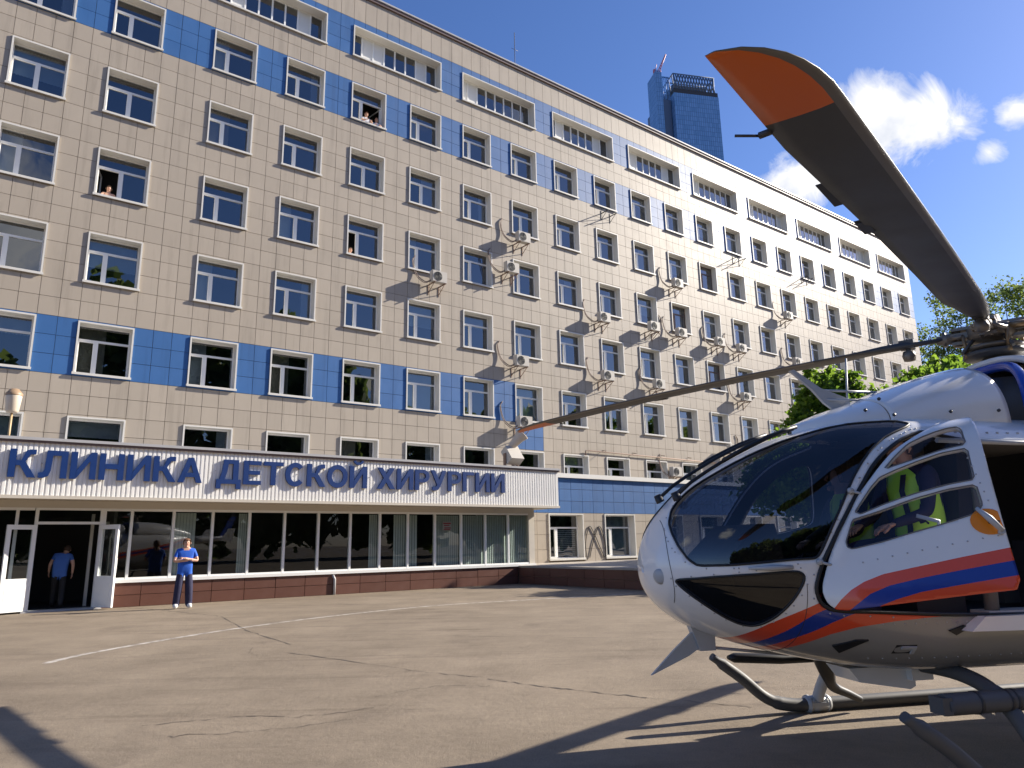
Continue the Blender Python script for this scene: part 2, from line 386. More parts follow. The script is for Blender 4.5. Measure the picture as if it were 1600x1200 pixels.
wb.add([(UL, 0, ZT), (UR, 0, ZT), (UR, 14, ZT), (UL, 14, ZT)], [(0, 1, 2, 3)])
wb.build('wall', MT['wall'], clinic)
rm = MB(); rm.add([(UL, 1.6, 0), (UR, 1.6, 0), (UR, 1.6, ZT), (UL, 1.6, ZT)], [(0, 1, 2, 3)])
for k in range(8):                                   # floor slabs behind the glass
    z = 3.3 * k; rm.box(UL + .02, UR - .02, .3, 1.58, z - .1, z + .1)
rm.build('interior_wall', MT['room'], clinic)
# tiles
GAP = .006
edges = [UL]
ucuts = []
def split(a, b, n): return [a + (b - a) * k / n for k in range(n + 1)]
segs = []                                            # (u0, u1, window column?)
prev = UL
for c in COLS:
    n = max(1, round((c - prev) / .63)); s = split(prev, c, n); segs += [(s[k], s[k + 1], False) for k in range(n)]
    s = split(c, c + WW, 3); segs += [(s[k], s[k + 1], True) for k in range(3)]; prev = c + WW
n = max(1, round((UR - prev) / .63)); s = split(prev, UR, n); segs += [(s[k], s[k + 1], False) for k in range(n)]
zrows = [4.05 - .66 * 6 + .66 * k for k in range(0, 40)]
zrows = [z for z in zrows if z < ZT - .2] + [ZT]
def is_blue(u, z):
    if 20.55 < z < 22.53: return True
    if 23.83 < z < 25.83: return True
    if 7.35 < z < 9.33 and u < 18.72: return True
    if 6.0 < z < 7.35 and 18.72 < u < 20.46: return True
    return False
tiles = []
for (a, b, win) in segs:
    for k in range(len(zrows) - 1):
        z0, z1 = zrows[k], zrows[k + 1]; um = (a + b) / 2
        if z1 < 2.6 and um < 17: continue
        pieces = [(z0, z1)]
        holes = [(zt - WH, zt) for zt in ROWT] if win else []
        holes += [(LZ0, LZ1) for l in LONG if l[0] < um < l[1]]
        for h0, h1 in holes:
            np_ = []
            for p0, p1 in pieces:
                if h1 <= p0 or h0 >= p1: np_.append((p0, p1)); continue
                if h0 > p0: np_.append((p0, h0))
                if h1 < p1: np_.append((h1, p1))
            pieces = np_
        for p0, p1 in pieces:
            if p1 - p0 > .05: tiles.append((a, b, p0, p1, is_blue(um, (p0 + p1) / 2)))
def tile_key(t):
    um, zm = (t[0] + t[1]) / 2, (t[2] + t[3]) / 2
    p = fac(um, 0, zm) - Vector((0, 0, CAM_H)); dpt = p.dot(_f); xx, yy = p.dot(_r2) / dpt, p.dot(_d2) / dpt
    hidden = 1e6 if (zm < 4.6 and um < 17) or abs(xx) > .72 or abs(yy) > .54 else 0
    return p.length + hidden
tiles.sort(key=tile_key)
tmesh = {}
TH = .028
def tile_mb(w, h, dep=TH):
    mb = MB(); bv = .005
    x0, x1, z0, z1 = GAP / 2, w - GAP / 2, GAP / 2, h - GAP / 2
    v = [(x0, 0, z0), (x1, 0, z0), (x1, 0, z1), (x0, 0, z1), (x0 + bv, -dep, z0 + bv), (x1 - bv, -dep, z0 + bv), (x1 - bv, -dep, z1 - bv), (x0 + bv, -dep, z1 - bv)]
    mb.add(v, [(4, 5, 6, 7), (0, 1, 5, 4), (1, 2, 6, 5), (2, 3, 7, 6), (3, 0, 4, 7)])
    return mb
rest = MB()
for i, (a, b, z0, z1, bl) in enumerate(tiles):
    if i < 300:
        key = (round(b - a, 3), round(z1 - z0, 3), bl)
        if key not in tmesh: tmesh[key] = tile_mb(b - a, z1 - z0).mesh('tile', [MT['tile_blue'] if bl else MT['tile']])
        link('tile', tmesh[key], clinic, (a, random.uniform(-.002, .002), z0))
    else:
        q = tile_mb(b - a, z1 - z0, TH + random.uniform(-.002, .002))
        rest.add([(x + a, y, z + z0) for x, y, z in q.v], q.f, 1 if bl else 0)
o = rest.build('tile_field', [MT['tile'], MT['tile_blue']], clinic); o['kind'] = 'stuff'
rc = MB()
rc.box(UL - .1, UR + .1, -.12, 14.1, ZT, ZT + .16); rc.box(UL - .14, UR + .14, -.17, 14.15, ZT + .16, ZT + .24, 1)
rc.build('roof_edge', [MT['roofcap'], MT['cap']], clinic)

# ---- windows
def casing_mesh(w, h, dep=.36, pro=.075, t=.055):
    mb = MB()
    for (x0, x1, z0, z1) in ((0, w, -t, 0), (0, t, -h + t, -t), (w - t, w, -h + t, -t)):
        mb.box(x0, x1, -pro, dep, z0, z1)
    mb.box(-.03, w + .03, -pro - .035, dep, -h, -h + t)             # sill
    mb.box(-.03, w + .03, -pro - .05, -pro - .03, -h - .03, -h + t - .01)
    return mb.mesh('casing', [MT['casing']])
FY = .30
def frame_mb(w, h, t, split_u, trans, kind):
    """white frame inside the casing; returns frame mesh builder and the pane rectangles"""
    mb = MB(); x0, x1, z0, z1 = t, w - t, -h + t, -t; fw = .04
    mb.box(x0, x1, FY, FY + .07, z1 - fw, z1); mb.box(x0, x1, FY, FY + .07, z0, z0 + fw)
    mb.box(x0, x0 + fw, FY, FY + .07, z0 + fw, z1 - fw); mb.box(x1 - fw, x1, FY, FY + .07, z0 + fw, z1 - fw)
    zt = z0 + (z1 - z0) * trans
    mb.box(x0 + fw, x1 - fw, FY - .01, FY + .065, zt - .038, zt + .038)
    xm = x0 + (x1 - x0) * split_u
    mb.box(xm - .062, xm + .062, FY - .012, FY + .068, z0 + fw, zt - .038)
    panes = [(x0 + fw, x1 - fw, zt + .038, z1 - fw), (x0 + fw, xm - .062, z0 + fw, zt - .038), (xm + .062, x1 - fw, z0 + fw, zt - .038)]
    # sash of the opening leaf, a little proud
    a, b, c, d = panes[1]
    for q in ((a, b, d - .03, d), (a, b, c, c + .03), (a, a + .03, c + .03, d - .03), (b - .03, b, c + .03, d - .03)): mb.box(q[0], q[1], FY - .018, FY + .05, q[2], q[3])
    return mb, panes, (a, b, c, d)
def pane_mesh(r, y=FY + .03):
    a, b, c, d = r; mb = MB(); mb.add([(a, y, c), (b, y, c), (b, y, d), (a, y, d)], [(0, 1, 2, 3)]); return mb
T_ = .055
CASE = casing_mesh(WW, WH)
VAR = {}
for key, sp in (('narrow', .36), ('half', .49)):
    for old in (0, 1):
        fm, panes, sash = frame_mb(WW, WH, T_, sp, .70, key)
        VAR[key, old] = (fm.mesh('frame', [MT['frame_old' if old else 'frame']]), [pane_mesh(r).mesh('pane', [MT['pane']]) for r in panes], panes)
    allp = MB()
    for r in VAR[key, 0][2]:
        q = pane_mesh(r); allp.add(q.v, q.f)
    VAR[key, 'joined'] = allp.mesh('pane', [MT['pane']])
fm, panes, sash = frame_mb(WW, WH, T_, .5, .50, '')
VAR['tall', 0] = (fm.mesh('frame', [MT['frame']]), [pane_mesh(r).mesh('pane', [MT['pane']]) for r in panes], panes)
def curtain_mesh(x0, x1, z0, z1, y=.52, m_='curtain'):
    mb = MB(); n = max(6, int((x1 - x0) / .05)); vs = []
    for k in range(n + 1):
        x = x0 + (x1 - x0) * k / n; yy = y + .025 * (1 if k % 2 else -1)
        vs += [(x, yy, z0), (x, yy, z1)]
    mb.add(vs, [(2 * k, 2 * k + 2, 2 * k + 3, 2 * k + 1) for k in range(n)], 0, True); return mb.mesh('curtain', [MT[m_]])
CUR_L = curtain_mesh(.12, .72, -1.72, -.1); CUR_R = curtain_mesh(.95, 1.62, -1.72, -.1); CUR_F = curtain_mesh(.1, 1.64, -1.72, -.1, m_='blind'); CUR_T = curtain_mesh(.1, 1.64, -.62, -.1); MT['curtain_b'] = mat('beige_curtain', (.50, .40, .28), .9, .1, 3.0); CUR_B = curtain_mesh(.1, .95, -1.72, -.1, m_='curtain_b'); CUR_H = curtain_mesh(.1, 1.64, -1.1, -.1, m_='blind'); CUR_N = curtain_mesh(1.3, 1.62, -1.72, -.1)
MT['sashglass'] = MT['pane']
def open_sash(parent, x, z0, z1, w, ang):
    mb = MB()
    for q in ((0, w, z1 - .05, z1), (0, w, z0, z0 + .05), (0, .05, z0 + .05, z1 - .05), (w - .05, w, z0 + .05, z1 - .05)): mb.box(q[0], q[1], 0, .05, q[2], q[3])
    mb.add([(.05, .025, z0 + .05), (w - .05, .025, z0 + .05), (w - .05, .025, z1 - .05), (.05, .025, z1 - .05)], [(0, 1, 2, 3)], 1)
    o = mb.build('sash', [MT['frame'], MT['pane']], parent, (x, FY + .06, 0)); o.rotation_euler = (0, 0, ang)
rw = random.Random(3)
for r, zt in enumerate(ROWT):
    for ci, c in enumerate(COLS):
        pc = ci - 2                                   # column number used while measuring the photo
        old = 1 if (r, pc) in ((1, 12), (2, 11), (3, 12)) else 0
        wtype = 'half' if (r in (1,) and pc in (0, 1)) or (r == 2 and pc == 1) or (r == 1 and pc in (4, 5)) or rw.random() < .08 else 'narrow'
        wo = link('window', CASE, clinic, (c, 0, zt))
        if r == 5 and pc <= 7: wtype = 'tall'
        fmesh, pm, rects = VAR[wtype, old]
        opened = {(2, 1): [1], (0, 4): [2], (2, 4): [1]}.get((r, pc), [])
        link('frame', fmesh, wo)
        if pc <= 9 or opened:
            for k in range(3):
                if k not in opened: link('pane', pm[k], wo, rot=(RAD(rw.uniform(-.35, .35)), 0, RAD(rw.uniform(-.3, .3))))
            for k in opened:
                a, b, c_, d = rects[k]
                if (r, pc) == (0, 4): open_sash(wo, b, c_, d, b - a, RAD(180 - 80))
                else: open_sash(wo, a, c_, d, b - a, RAD(72))
        else: link('pane', VAR[wtype, 'joined'], wo, rot=(RAD(rw.uniform(-.3, .3)), 0, RAD(rw.uniform(-.3, .3))))['kind'] = 'stuff'
        x = rw.random()
        if opened: continue
        if r >= 3 and x < .10 or (r, pc) in ((4, 5),): link('curtain', CUR_F, wo)
        elif x < .26: link('curtain', CUR_L, wo)
        elif x < .34: link('curtain', CUR_R, wo)
        elif x < .40: link('curtain', CUR_T, wo)
        elif x < .47: link('curtain', CUR_B, wo)
        elif x < .53: link('curtain', CUR_H, wo)
        elif x < .62: link('curtain', CUR_N, wo)
# ---- long windows of the top storey
for li, (a, b) in enumerate(LONG):
    w, h = b - a, LZ1 - LZ0
    wo = link('window', casing_mesh(w, h, .5), clinic, (a, 0, LZ1))
    n = 8; fm = MB(); y0 = .40
    x0, x1, z0, z1 = .055, w - .055, -h + .055, -.055
    fm.box(x0, x1, y0, y0 + .07, z1 - .05, z1); fm.box(x0, x1, y0, y0 + .07, z0, z0 + .05)
    for k in range(n + 1):
        x = x0 + (x1 - x0) * k / n; fm.box(max(x - .036, x0), min(x + .036, x1), y0, y0 + .068, z0 + .05, z1 - .05)
    rr = random.Random(40 + li)
    for k in range(n):
        xa, xb = x0 + (x1 - x0) * k / n + .036, x0 + (x1 - x0) * (k + 1) / n - .036
        white = k == 1 or (li in (1, 2) and k == 6) or rr.random() < .05
        if li == 7 - 3 and k in (4, 5): white = False
        gp = MB(); gp.add([(xa, y0 + .03, z0 + .05), (xb, y0 + .03, z0 + .05), (xb, y0 + .03, z1 - .05), (xa, y0 + .03, z1 - .05)], [(0, 1, 2, 3)])
        gp.build('panel' if white else 'pane', MT['panel_white' if white else 'pane'], wo)
    link('frame', fm.mesh('frame', [MT['frame']]), wo)

# thin roof aerial
rf = fthing('roof_aerial', 'thin dark aerial rod standing on the clinic roof edge', 'aerial', 21.5, -3, 27.3)
q = MB(); q.tube([(0, 0, 0), (0, 0, 5.2)], .02, 6); q.tube([(-.25, 0, 4.0), (.25, 0, 4.0)], .012, 5); q.box(-.1, .1, -.1, .1, 0, .1); q.build('rod', MT['dark'], rf)

# ================================================================ entrance pavilion
PW = 4.40
pav = fthing('entrance_pavilion', 'single-storey glazed entrance hall with white corrugated canopy in front of the clinic', 'building')
PL, PR = -9.0, 16.25
b = MB()
b.box(PL, PR, -PW + .02, -.05, 2.95, 4.05)                     # roof block
b.box(PR - .12, PR, -PW + .08, -.05, 0, 2.95)
b.box(PL, PL + .12, -PW + .08, -.05, 0, 2.95)
b.build('roof', MT['soffit'], pav)
b = MB(); b.add([(PL, -PW + .1, .03), (PR, -PW + .1, .03), (PR, -.2, .03), (PL, -.2, .03)], [(0, 1, 2, 3)])
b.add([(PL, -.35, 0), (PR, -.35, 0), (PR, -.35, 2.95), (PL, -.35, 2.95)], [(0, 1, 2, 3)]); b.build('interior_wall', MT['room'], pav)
# inner porch partition behind the door
b = MB(); b.box(1.1, 1.18, -PW + .25, -1.6, .03, 2.9); b.box(-1.75, -1.67, -PW + .25, -1.6, .03, 2.9); b.build('partition', mat('porch_wall', (.10, .095, .09), .7), pav)
b = MB(); b.box(.62, .70, -PW + .9, -PW + .98, .03, 2.6); b.box(.62, 1.09, -PW + .9, -PW + .97, 2.3, 2.38); b.build('inner_frame', MT['casing'], pav)
# plinth tiles
MP = {}
def plinth(u0, u1, width, parent, at, zr=((0, .33), (.33, .665))):
    n = max(1, round((u1 - u0) / width)); w = (u1 - u0) / n
    for k in range(n):
        for z0, z1 in zr:
            key = (round(w, 3), round(z1 - z0, 3))
            if key not in MP: MP[key] = tile_mb(*key, dep=.03).mesh('tile', [MT['brown']])
            o = link('tile', MP[key], parent); at(o, u0 + k * w, z0)
def at_front(o, u, z): o.location = (u, -PW - .01 + random.uniform(-.004, .004), z)
b = MB(); b.box(.95, 15.4, -PW, -PW + .3, 0, .66); b.box(PL, -1.75, -PW, -PW + .3, 0, .66); b.build('plinth', MT['wall'], pav)
plinth(.95, 15.38, .97, pav, at_front); plinth(-5.6, -1.75, .97, pav, at_front)
b = MB(); b.box(.92, 16.25, -PW - .09, -PW + .12, .665, .755); b.box(PL, -1.70, -PW - .09, -PW + .12, .665, .755); b.build('sill', MT['frame'], pav)
b = MB(); b.tube([(7.72, -PW - .07, .0), (7.72, -PW - .07, .5), (7.66, -PW - .05, .64)], .045, 8)
b.build('drain_pipe', MT['cap'], pav)
# glazing bays
MU = [.83, 1.52, 2.64, 3.75, 4.86, 5.98, 7.12, 8.26, 9.37, 10.48, 11.6, 12.75, 13.86, 14.96, 16.0]
G0, G1 = .755, 2.72
def bay(u0, u1, cur=None, z0=G0):
    w = u1 - u0; mb = MB(); h = .075
    mb.box(0, h, -.06, .06, 0, G1 - z0); mb.box(w - .001, w + h, -.058, .06, 0, G1 - z0) if False else None
    mb.box(h, w, -.055, .055, G1 - z0 - .07, G1 - z0); mb.box(h, w, -.055, .055, 0, .05)
    wo = mb.build('window', MT['frame'], pav, (u0 - h / 2, -PW + .05, z0))
    p = MB(); p.add([(h, 0, .05), (w, 0, .05), (w, 0, G1 - z0 - .07), (h, 0, G1 - z0 - .07)], [(0, 1, 2, 3)]); p.build('pane', MT['lobby_pane'], wo)
    if cur:
        lo, hi = cur; c = MB(); n = max(4, int((hi - lo) * w / .09)); vs = []
        for k in range(n):
            xa = h + (w - h) * (lo + (hi - lo) * k / n); xb = xa + (w - h) * (hi - lo) / n
            c.add([(xa, .10, .03), (xb, .125, .03), (xb, .125, G1 - z0 - .1), (xa, .10, G1 - z0 - .1)], [(0, 1, 2, 3)])
        c.build('blind', MT['blind'], wo)
CURT = {2: (.0, .6), 3: (.75, 1), 7: (.7, 1), 8: (.55, 1), 9: (0, .4), 10: (0, 1), 11: (0, 1), 12: (.1, 1), 13: (0, 1), 14: (0, 1)}
for k in range(len(MU) - 1): bay(MU[k], MU[k + 1], CURT.get(k))
for u0, u1 in ((-1.66, -1.22), (-1.22, -.80)): bay(u0, u1, None, .06)
for k in range(6): bay(-1.75 - 1.1 * (k + 1), -1.75 - 1.1 * k)
b = MB(); b.box(15.97, 16.25, -PW - .02, -PW + .3, .756, 2.72)                  # corner post
b.box(.79 - .06, .87, -PW - .01, -PW + .12, 0.01, .664); b.build('corner_post', MT['soffit'], pav)
# door surround, transom and two open leaves
b = MB(); b.box(-.82, -.74, -PW - .02, -PW + .12, .02, 2.72); b.box(.72, .795, -PW - .021, -PW + .12, .02, 2.72); b.box(-.74, .72, -PW - .015, -PW + .12, 2.28, 2.35); b.box(-.74, .72, -PW - .015, -PW + .12, 2.66, 2.72)
b.build('door_frame', MT['frame'], pav)
b = MB(); b.add([(-.74, -PW + .05, 2.35), (.72, -PW + .05, 2.35), (.72, -PW + .05, 2.66), (-.74, -PW + .05, 2.66)], [(0, 1, 2, 3)]); b.build('transom_pane', MT['lobby_pane'], pav)
b = MB(); b.box(-.9, .95, -PW - .12, -PW + .3, 0, .045); b.build('doorstep', MT['cap'], pav)
def leaf(x, ang, flip):
    s = -1 if flip else 1; w = .72; mb = MB()
    def bx(a, b_, y0, y1, z0, z1, mi=0): mb.box(min(s * a, s * b_), max(s * a, s * b_), y0, y1, z0, z1, mi)
    bx(0, w, -.03, .03, .05, .80); bx(.10, w - .10, -.036, .036, .14, .72, 0); bx(0, .10, -.03, .03, .80, 2.26); bx(w - .10, w, -.03, .03, .80, 2.26); bx(.10, w - .10, -.03, .03, 2.14, 2.26); bx(.10, w - .10, -.031, .031, .80, .88)
    o = mb.build('door', MT['frame'], pav, (x, -PW - .03, .0)); o.rotation_euler = (0, 0, ang)
    p = MB(); p.add([(s * .10, 0, .88), (s * (w - .10), 0, .88), (s * (w - .10), 0, 2.14), (s * .10, 0, 2.14)], [(0, 1, 2, 3)]); p.build('pane', MT['lobby_pane'], o)
    h = MB(); h.tube([(s * (w - .05), -.07, .95), (s * (w - .05), -.07, 1.35)], .013, 8); h.tube([(s * (w - .05), -.07, .98), (s * (w - .05), -.02, .98)], .01, 6); h.tube([(s * (w - .05), -.07, 1.32), (s * (w - .05), -.02, 1.32)], .01, 6); h.build('handle', MT['cap'], o)
leaf(-.76, RAD(-157), False); leaf(.74, RAD(122), True)
# canopy
CF = 5.42; CR = 16.75
c = MB(); pitch = .118; n = int((CR - PL) / pitch); prof = []
for k in range(n):
    x = PL + k * pitch; prof += [(x, .024), (x + .012, 0), (x + .074, 0), (x + .086, .024)]
prof.append((PL + n * pitch, .018)); prof.append((CR, .018)); vs = []
for x, y in prof: vs += [(x, -CF + y, 2.985), (x, -CF + y, 4.34)]
c.add(vs, [(2 * k, 2 * k + 2, 2 * k + 3, 2 * k + 1) for k in range(len(prof) - 1)])
vs = []; n2 = int((CF - .2) / pitch)
for k in range(n2):
    y = -CF + .05 + k * pitch
    vs += [(CR, y, 2.985), (CR, y, 4.34), (CR + .034, y + .022, 2.985), (CR + .034, y + .022, 4.34), (CR + .034, y + .07, 2.985), (CR + .034, y + .07, 4.34), (CR, y + .092, 2.985), (CR, y + .092, 4.34)]
c.add(vs, [(2 * k, 2 * k + 2, 2 * k + 3, 2 * k + 1) for k in range(len(vs) // 2 - 1)])
c.build('canopy_sheet', MT['canopy'], pav)
c = MB(); c.box(PL, CR + .05, -CF - .05, -CF + .12, 4.34, 4.40, 0); c.box(PL, CR + .07, -CF - .08, -CF + .2, 4.40, 4.475, 1); c.box(CR - .1, CR + .052, -CF + .12, -.1, 4.34, 4.41, 0); c.build('canopy_cap', [MT['roofcap'], MT['cap']], pav)
c = MB(); c.box(PL, CR + .03, -CF - .03, -CF + .06, 2.90, 2.985); c.box(PL, CR, -CF + .06, -PW + .16, 2.925, 2.97); c.box(CR - .06, CR + .03, -CF + .06, -.1, 2.9, 2.984)
c.box(PL, PR, -PW - .01, -PW + .15, 2.72, 2.92); c.build('soffit', MT['soffit'], pav)
c = MB(); c.box(PL, CR - .01, -CF + .05, -.06, 4.06, 4.12); c.box(PR, CR - .01, -CF + .1, -.06, 2.98, 4.06) ; c.build('canopy_deck', MT['cap'], pav)
# red notice on one pane
nt_ = MB(); nt_.box(11.97, 12.36, -PW + .085, -PW + .09, 2.06, 2.40, 0)
nt_.build('notice_back', mat('notice_paper', (.55, .52, .5), .7), pav)
nr = MB()
for z0, z1, x0, x1 in ((2.30, 2.345, 12.0, 12.33), (2.235, 2.27, 12.03, 12.27), (2.14, 2.175, 12.05, 12.33), (2.085, 2.115, 12.02, 12.3)): nr.box(x0, x1, -PW + .079, -PW + .0845, z0, z1)
nr.build('notice_print', mat('notice_red', (.5, .05, .06), .6), pav)

# ================================================================ sign letters
def K(x, pts): return [(x + a, b_) for a, b_ in pts]
GL = {
 'К': (.78, [[(0, 0), (.2, 0), (.2, 1), (0, 1)], [(.2, .42), (.32, .42), (.56, .0), (.8, .0), (.46, .58), (.34, .60), (.2, .60)], [(.32, .5), (.44, .5), (.60, .82), (.76, .83), (.76, 1.0), (.56, 1.0), (.46, .93)]]),
 'Л': (.84, [[(.64, 0), (.84, 0), (.84, 1), (.64, 1)], [(.22, .82), (.64, .82), (.64, 1), (.20, 1)], [(.20, 1), (.17, .3), (.12, .2), (0, .18), (0, .0), (.16, .0), (.30, .08), (.36, .28), (.39, .83)]]),
 'И': (.80, [[(0, 0), (.2, 0), (.2, 1), (0, 1)], [(.6, 0), (.8, 0), (.8, 1), (.6, 1)], [(.19, .0), (.2, .33), (.61, 1), (.6, .67)]]),
 'Н': (.80, [[(0, 0), (.2, 0), (.2, 1), (0, 1)], [(.6, 0), (.8, 0), (.8, 1), (.6, 1)], [(.2, .41), (.6, .41), (.6, .60), (.2, .60)]]),
 'А': (.88, [[(0, 0), (.21, 0), (.53, 1), (.34, 1)], [(.67, 0), (.88, 0), (.54, 1), (.36, 1)], [(.22, .22), (.66, .22), (.61, .39), (.27, .39)]]),
 'Д': (.90, [[(.66, .17), (.80, .17), (.80, 1), (.60, 1), (.60, .17)], [(.25, .83), (.60, .83), (.60, 1), (.23, 1)], [(.10, .16), (.29, .16), (.37, .45), (.43, .84), (.23, .84), (.19, .5)], [(0, .0), (.90, .0), (.90, .18), (0, .18)], [(0, -.2), (.17, -.2), (.17, .01), (0, .01)], [(.73, -.2), (.90, -.2), (.90, .01), (.73, .01)]]),
 'Е': (.68, [[(0, 0), (.2, 0), (.2, 1), (0, 1)], [(.2, 0), (.68, 0), (.68, .17), (.2, .17)], [(.2, .42), (.63, .42), (.63, .59), (.2, .59)], [(.2, .83), (.67, .83), (.67, 1), (.2, 1)]]),
 'Т': (.78, [[(.29, 0), (.49, 0), (.49, .84), (.29, .84)], [(0, .83), (.78, .83), (.78, 1), (0, 1)]]),
 'Р': (.72, [[(0, 0), (.2, 0), (.2, 1), (0, 1)]]),
 'У': (.80, [[(.60, 1), (.8, 1), (.48, .2), (.36, .03), (.18, .0), (.06, .02), (.08, .18), (.22, .17), (.32, .27)], [(0, 1), (.21, 1), (.45, .45), (.34, .25)]]),
 'Г': (.62, [[(0, 0), (.2, 0), (.2, 1), (0, 1)], [(.2, .83), (.62, .83), (.62, 1), (.2, 1)]]),
 'Х': (.86, [[(0, 0), (.24, 0), (.84, 1), (.61, 1)], [(.62, 0), (.86, 0), (.25, 1), (.02, 1)]]),
}
def arc(cx, cy, rx, ry, t, a0, a1, n=28):
    o = []
    for k in range(n):
        a, b_ = RAD(a0 + (a1 - a0) * k / n), RAD(a0 + (a1 - a0) * (k + 1) / n)
        o.append([(cx + rx * cos(a), cy + ry * sin(a)), (cx + rx * cos(b_), cy + ry * sin(b_)), (cx + (rx - t) * cos(b_), cy + (ry - t) * sin(b_)), (cx + (rx - t) * cos(a), cy + (ry - t) * sin(a))])
    return o
def glyph(ch):
    if ch == 'С': return .80, [('ring', .41, .5, .41, .52, .20, 42, 318)]
    if ch == 'О': return .90, [('ring', .45, .5, .45, .52, .20, 0, 360)]
    if ch == 'Й':
        w, p = glyph('И'); return w, p + [('ring', .4, 1.30, .24, .24, .10, 195, 345)]
    if ch == 'Р': return .72, GL['Р'][1] + [[(.2, .83), (.42, .83), (.42, 1), (.2, 1)], [(.2, .37), (.42, .37), (.42, .54), (.2, .54)], ('ring', .41, .685, .31, .315, .175, -90, 90)]
    return GL[ch]
sign = fthing('sign', 'large blue raised letters reading КЛИНИКА ДЕТСКОЙ ХИРУРГИИ on the white canopy', 'sign')
def word(s, u0, u1, zb, hgt):
    ws = [glyph(c)[0] for c in s]; gap = .09; tot = sum(ws) + gap * (len(s) - 1); sx = (u1 - u0) / tot; x = u0
    for ch, w in zip(s, ws):
        mb = MB()
        for k, pl in enumerate(glyph(ch)[1]):
            d = .0012 * k
            if pl[0] == 'ring':
                quads = arc(*pl[1:]); nq = len(quads); closed = abs(pl[-1] - pl[-2]) >= 359
                for i, qd in enumerate(quads):
                    f = [(x_ * sx, -.045 - d, y_ * hgt) for x_, y_ in qd]; bk = [(x_ * sx, .022, y_ * hgt) for x_, y_ in qd]
                    fs = [(0, 3, 2, 1), (0, 1, 5, 4), (2, 3, 7, 6)]
                    if not closed and i == 0: fs.append((0, 4, 7, 3))
                    if not closed and i == nq - 1: fs.append((1, 2, 6, 5))
                    mb.add(f + bk, fs)
            else:
                mb.prism([(a * sx, b_ * hgt) for a, b_ in pl], lambda x_, y_, dd: (x_, dd, y_), -.045 - d, .022 + d)
        mb.build('letter', MT['letter'], sign, (x, -CF - .035, zb), fix=True)
        x += (w + gap) * sx
word('КЛИНИКА', -1.60, 3.08, 3.43, .72); word('ДЕТСКОЙ', 3.48, 8.31, 3.43, .72); word('ХИРУРГИИ', 8.68, 14.02, 3.43, .72)
br = MB()
for k in range(26): x = -1.5 + k * .62; br.box(x - .01, x + .01, -CF - .04, -CF + .03, 3.8, 3.82)
br.build('fixing_rod', MT['cap'], sign)

# ================================================================ annex and terrace
AW = 2.5
ann = fthing('low_annex', 'low annex with a blue tiled upper band and two white windows, right of the entrance', 'building')
AWIN = [(18.56, 20.65), (22.0, 24.05), (25.6, 27.6), (29.0, 31.0), (32.5, 34.5), (36, 38)]
AL0, AL1, AZ0, AZ1 = 16.6, 40.0, .60, 4.46
Wz0, Wz1 = .80, 2.84
au = sorted(set([AL0, AL1] + [a for p in AWIN for a in (p[0] + .04, p[1] - .04)]))
wb = MB()
for i in range(len(au) - 1):
    um = (au[i] + au[i + 1]) / 2; op = any(a < um < b_ for a, b_ in AWIN)
    for z0, z1 in ((0, Wz0 + .04), (Wz0 + .04, Wz1 - .04), (Wz1 - .04, AZ1)):
        if op and z0 > .5 and z1 < 3: continue
        wb.add([(au[i], -AW, z0), (au[i + 1], -AW, z0), (au[i + 1], -AW, z1), (au[i], -AW, z1)], [(0, 1, 2, 3)])
wb.add([(AL1, -AW, 0), (AL1, -.02, 0), (AL1, -.02, AZ1), (AL1, -AW, AZ1)], [(0, 1, 2, 3)]); wb.add([(AL0, -AW, 0), (AL0, -AW, AZ1), (AL0, -.02, AZ1), (AL0, -.02, 0)], [(0, 1, 2, 3)])
wb.build('wall', MT['wall'], ann)
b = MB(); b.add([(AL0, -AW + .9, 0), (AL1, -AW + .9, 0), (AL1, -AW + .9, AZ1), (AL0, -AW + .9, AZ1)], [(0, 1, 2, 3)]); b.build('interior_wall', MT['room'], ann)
segs = []; prev = AL0
for a, b_ in AWIN + [(AL1, AL1)]:
    n = max(1, round((a - prev) / .66)); s = split(prev, a, n); segs += [(s[k], s[k + 1], False) for k in range(n)]
    if b_ > a: s = split(a, b_, 3); segs += [(s[k], s[k + 1], True) for k in range(3)]
    prev = b_
for a, b_, win in segs:
    for z0, z1, bl in ((.66, 1.25, 0), (1.25, 1.9, 0), (1.9, 2.5, 0), (2.5, 2.86, 0), (2.86, 3.4, 1), (3.4, 3.94, 1), (3.94, AZ1, 1)):
        if win and z1 > Wz0 and z0 < 2.7: continue
        key = ('a', round(b_ - a, 3), round(z1 - z0, 3), bl)
        if key not in tmesh: tmesh[key] = tile_mb(b_ - a, z1 - z0).mesh('tile', [MT['tile_blue'] if bl else MT['tile']])
        link('tile', tmesh[key], ann, (a, -AW + random.uniform(-.003, .003), z0))
b = MB(); b.box(AL0 - .1, AL1 + .1, -AW - .14, -AW + .3, AZ1, AZ1 + .2); b.box(AL0, AL1, -AW + .3, -.05, AZ1 - .05, AZ1 + .1, 1); b.build('coping', [MT['panel_white'], MT['cap']], ann)
for k, (a, b_) in enumerate(AWIN):
    w, h = b_ - a, Wz1 - Wz0
    wo = link('window', casing_mesh(w, h, .36, .07, .06), ann, (a, -AW, Wz1))
    fm, panes, sash = frame_mb(w, h, .06, .33, .70, ''); link('frame', fm.mesh('frame', [MT['frame']]), wo)
    for r in panes: link('pane', pane_mesh(r).mesh('pane', [MT['pane']]), wo)
    if k == 0:
        bl = MB()
        for j in range(14): z = -h + .15 + j * .085; bl.box(.75, w - .15, .42, .46, z, z + .05)
        bl.build('blind', MT['curtain'], wo)
    else: link('curtain', curtain_mesh(.1, w - .1, -h + .1, -.1, m_='blind'), wo)

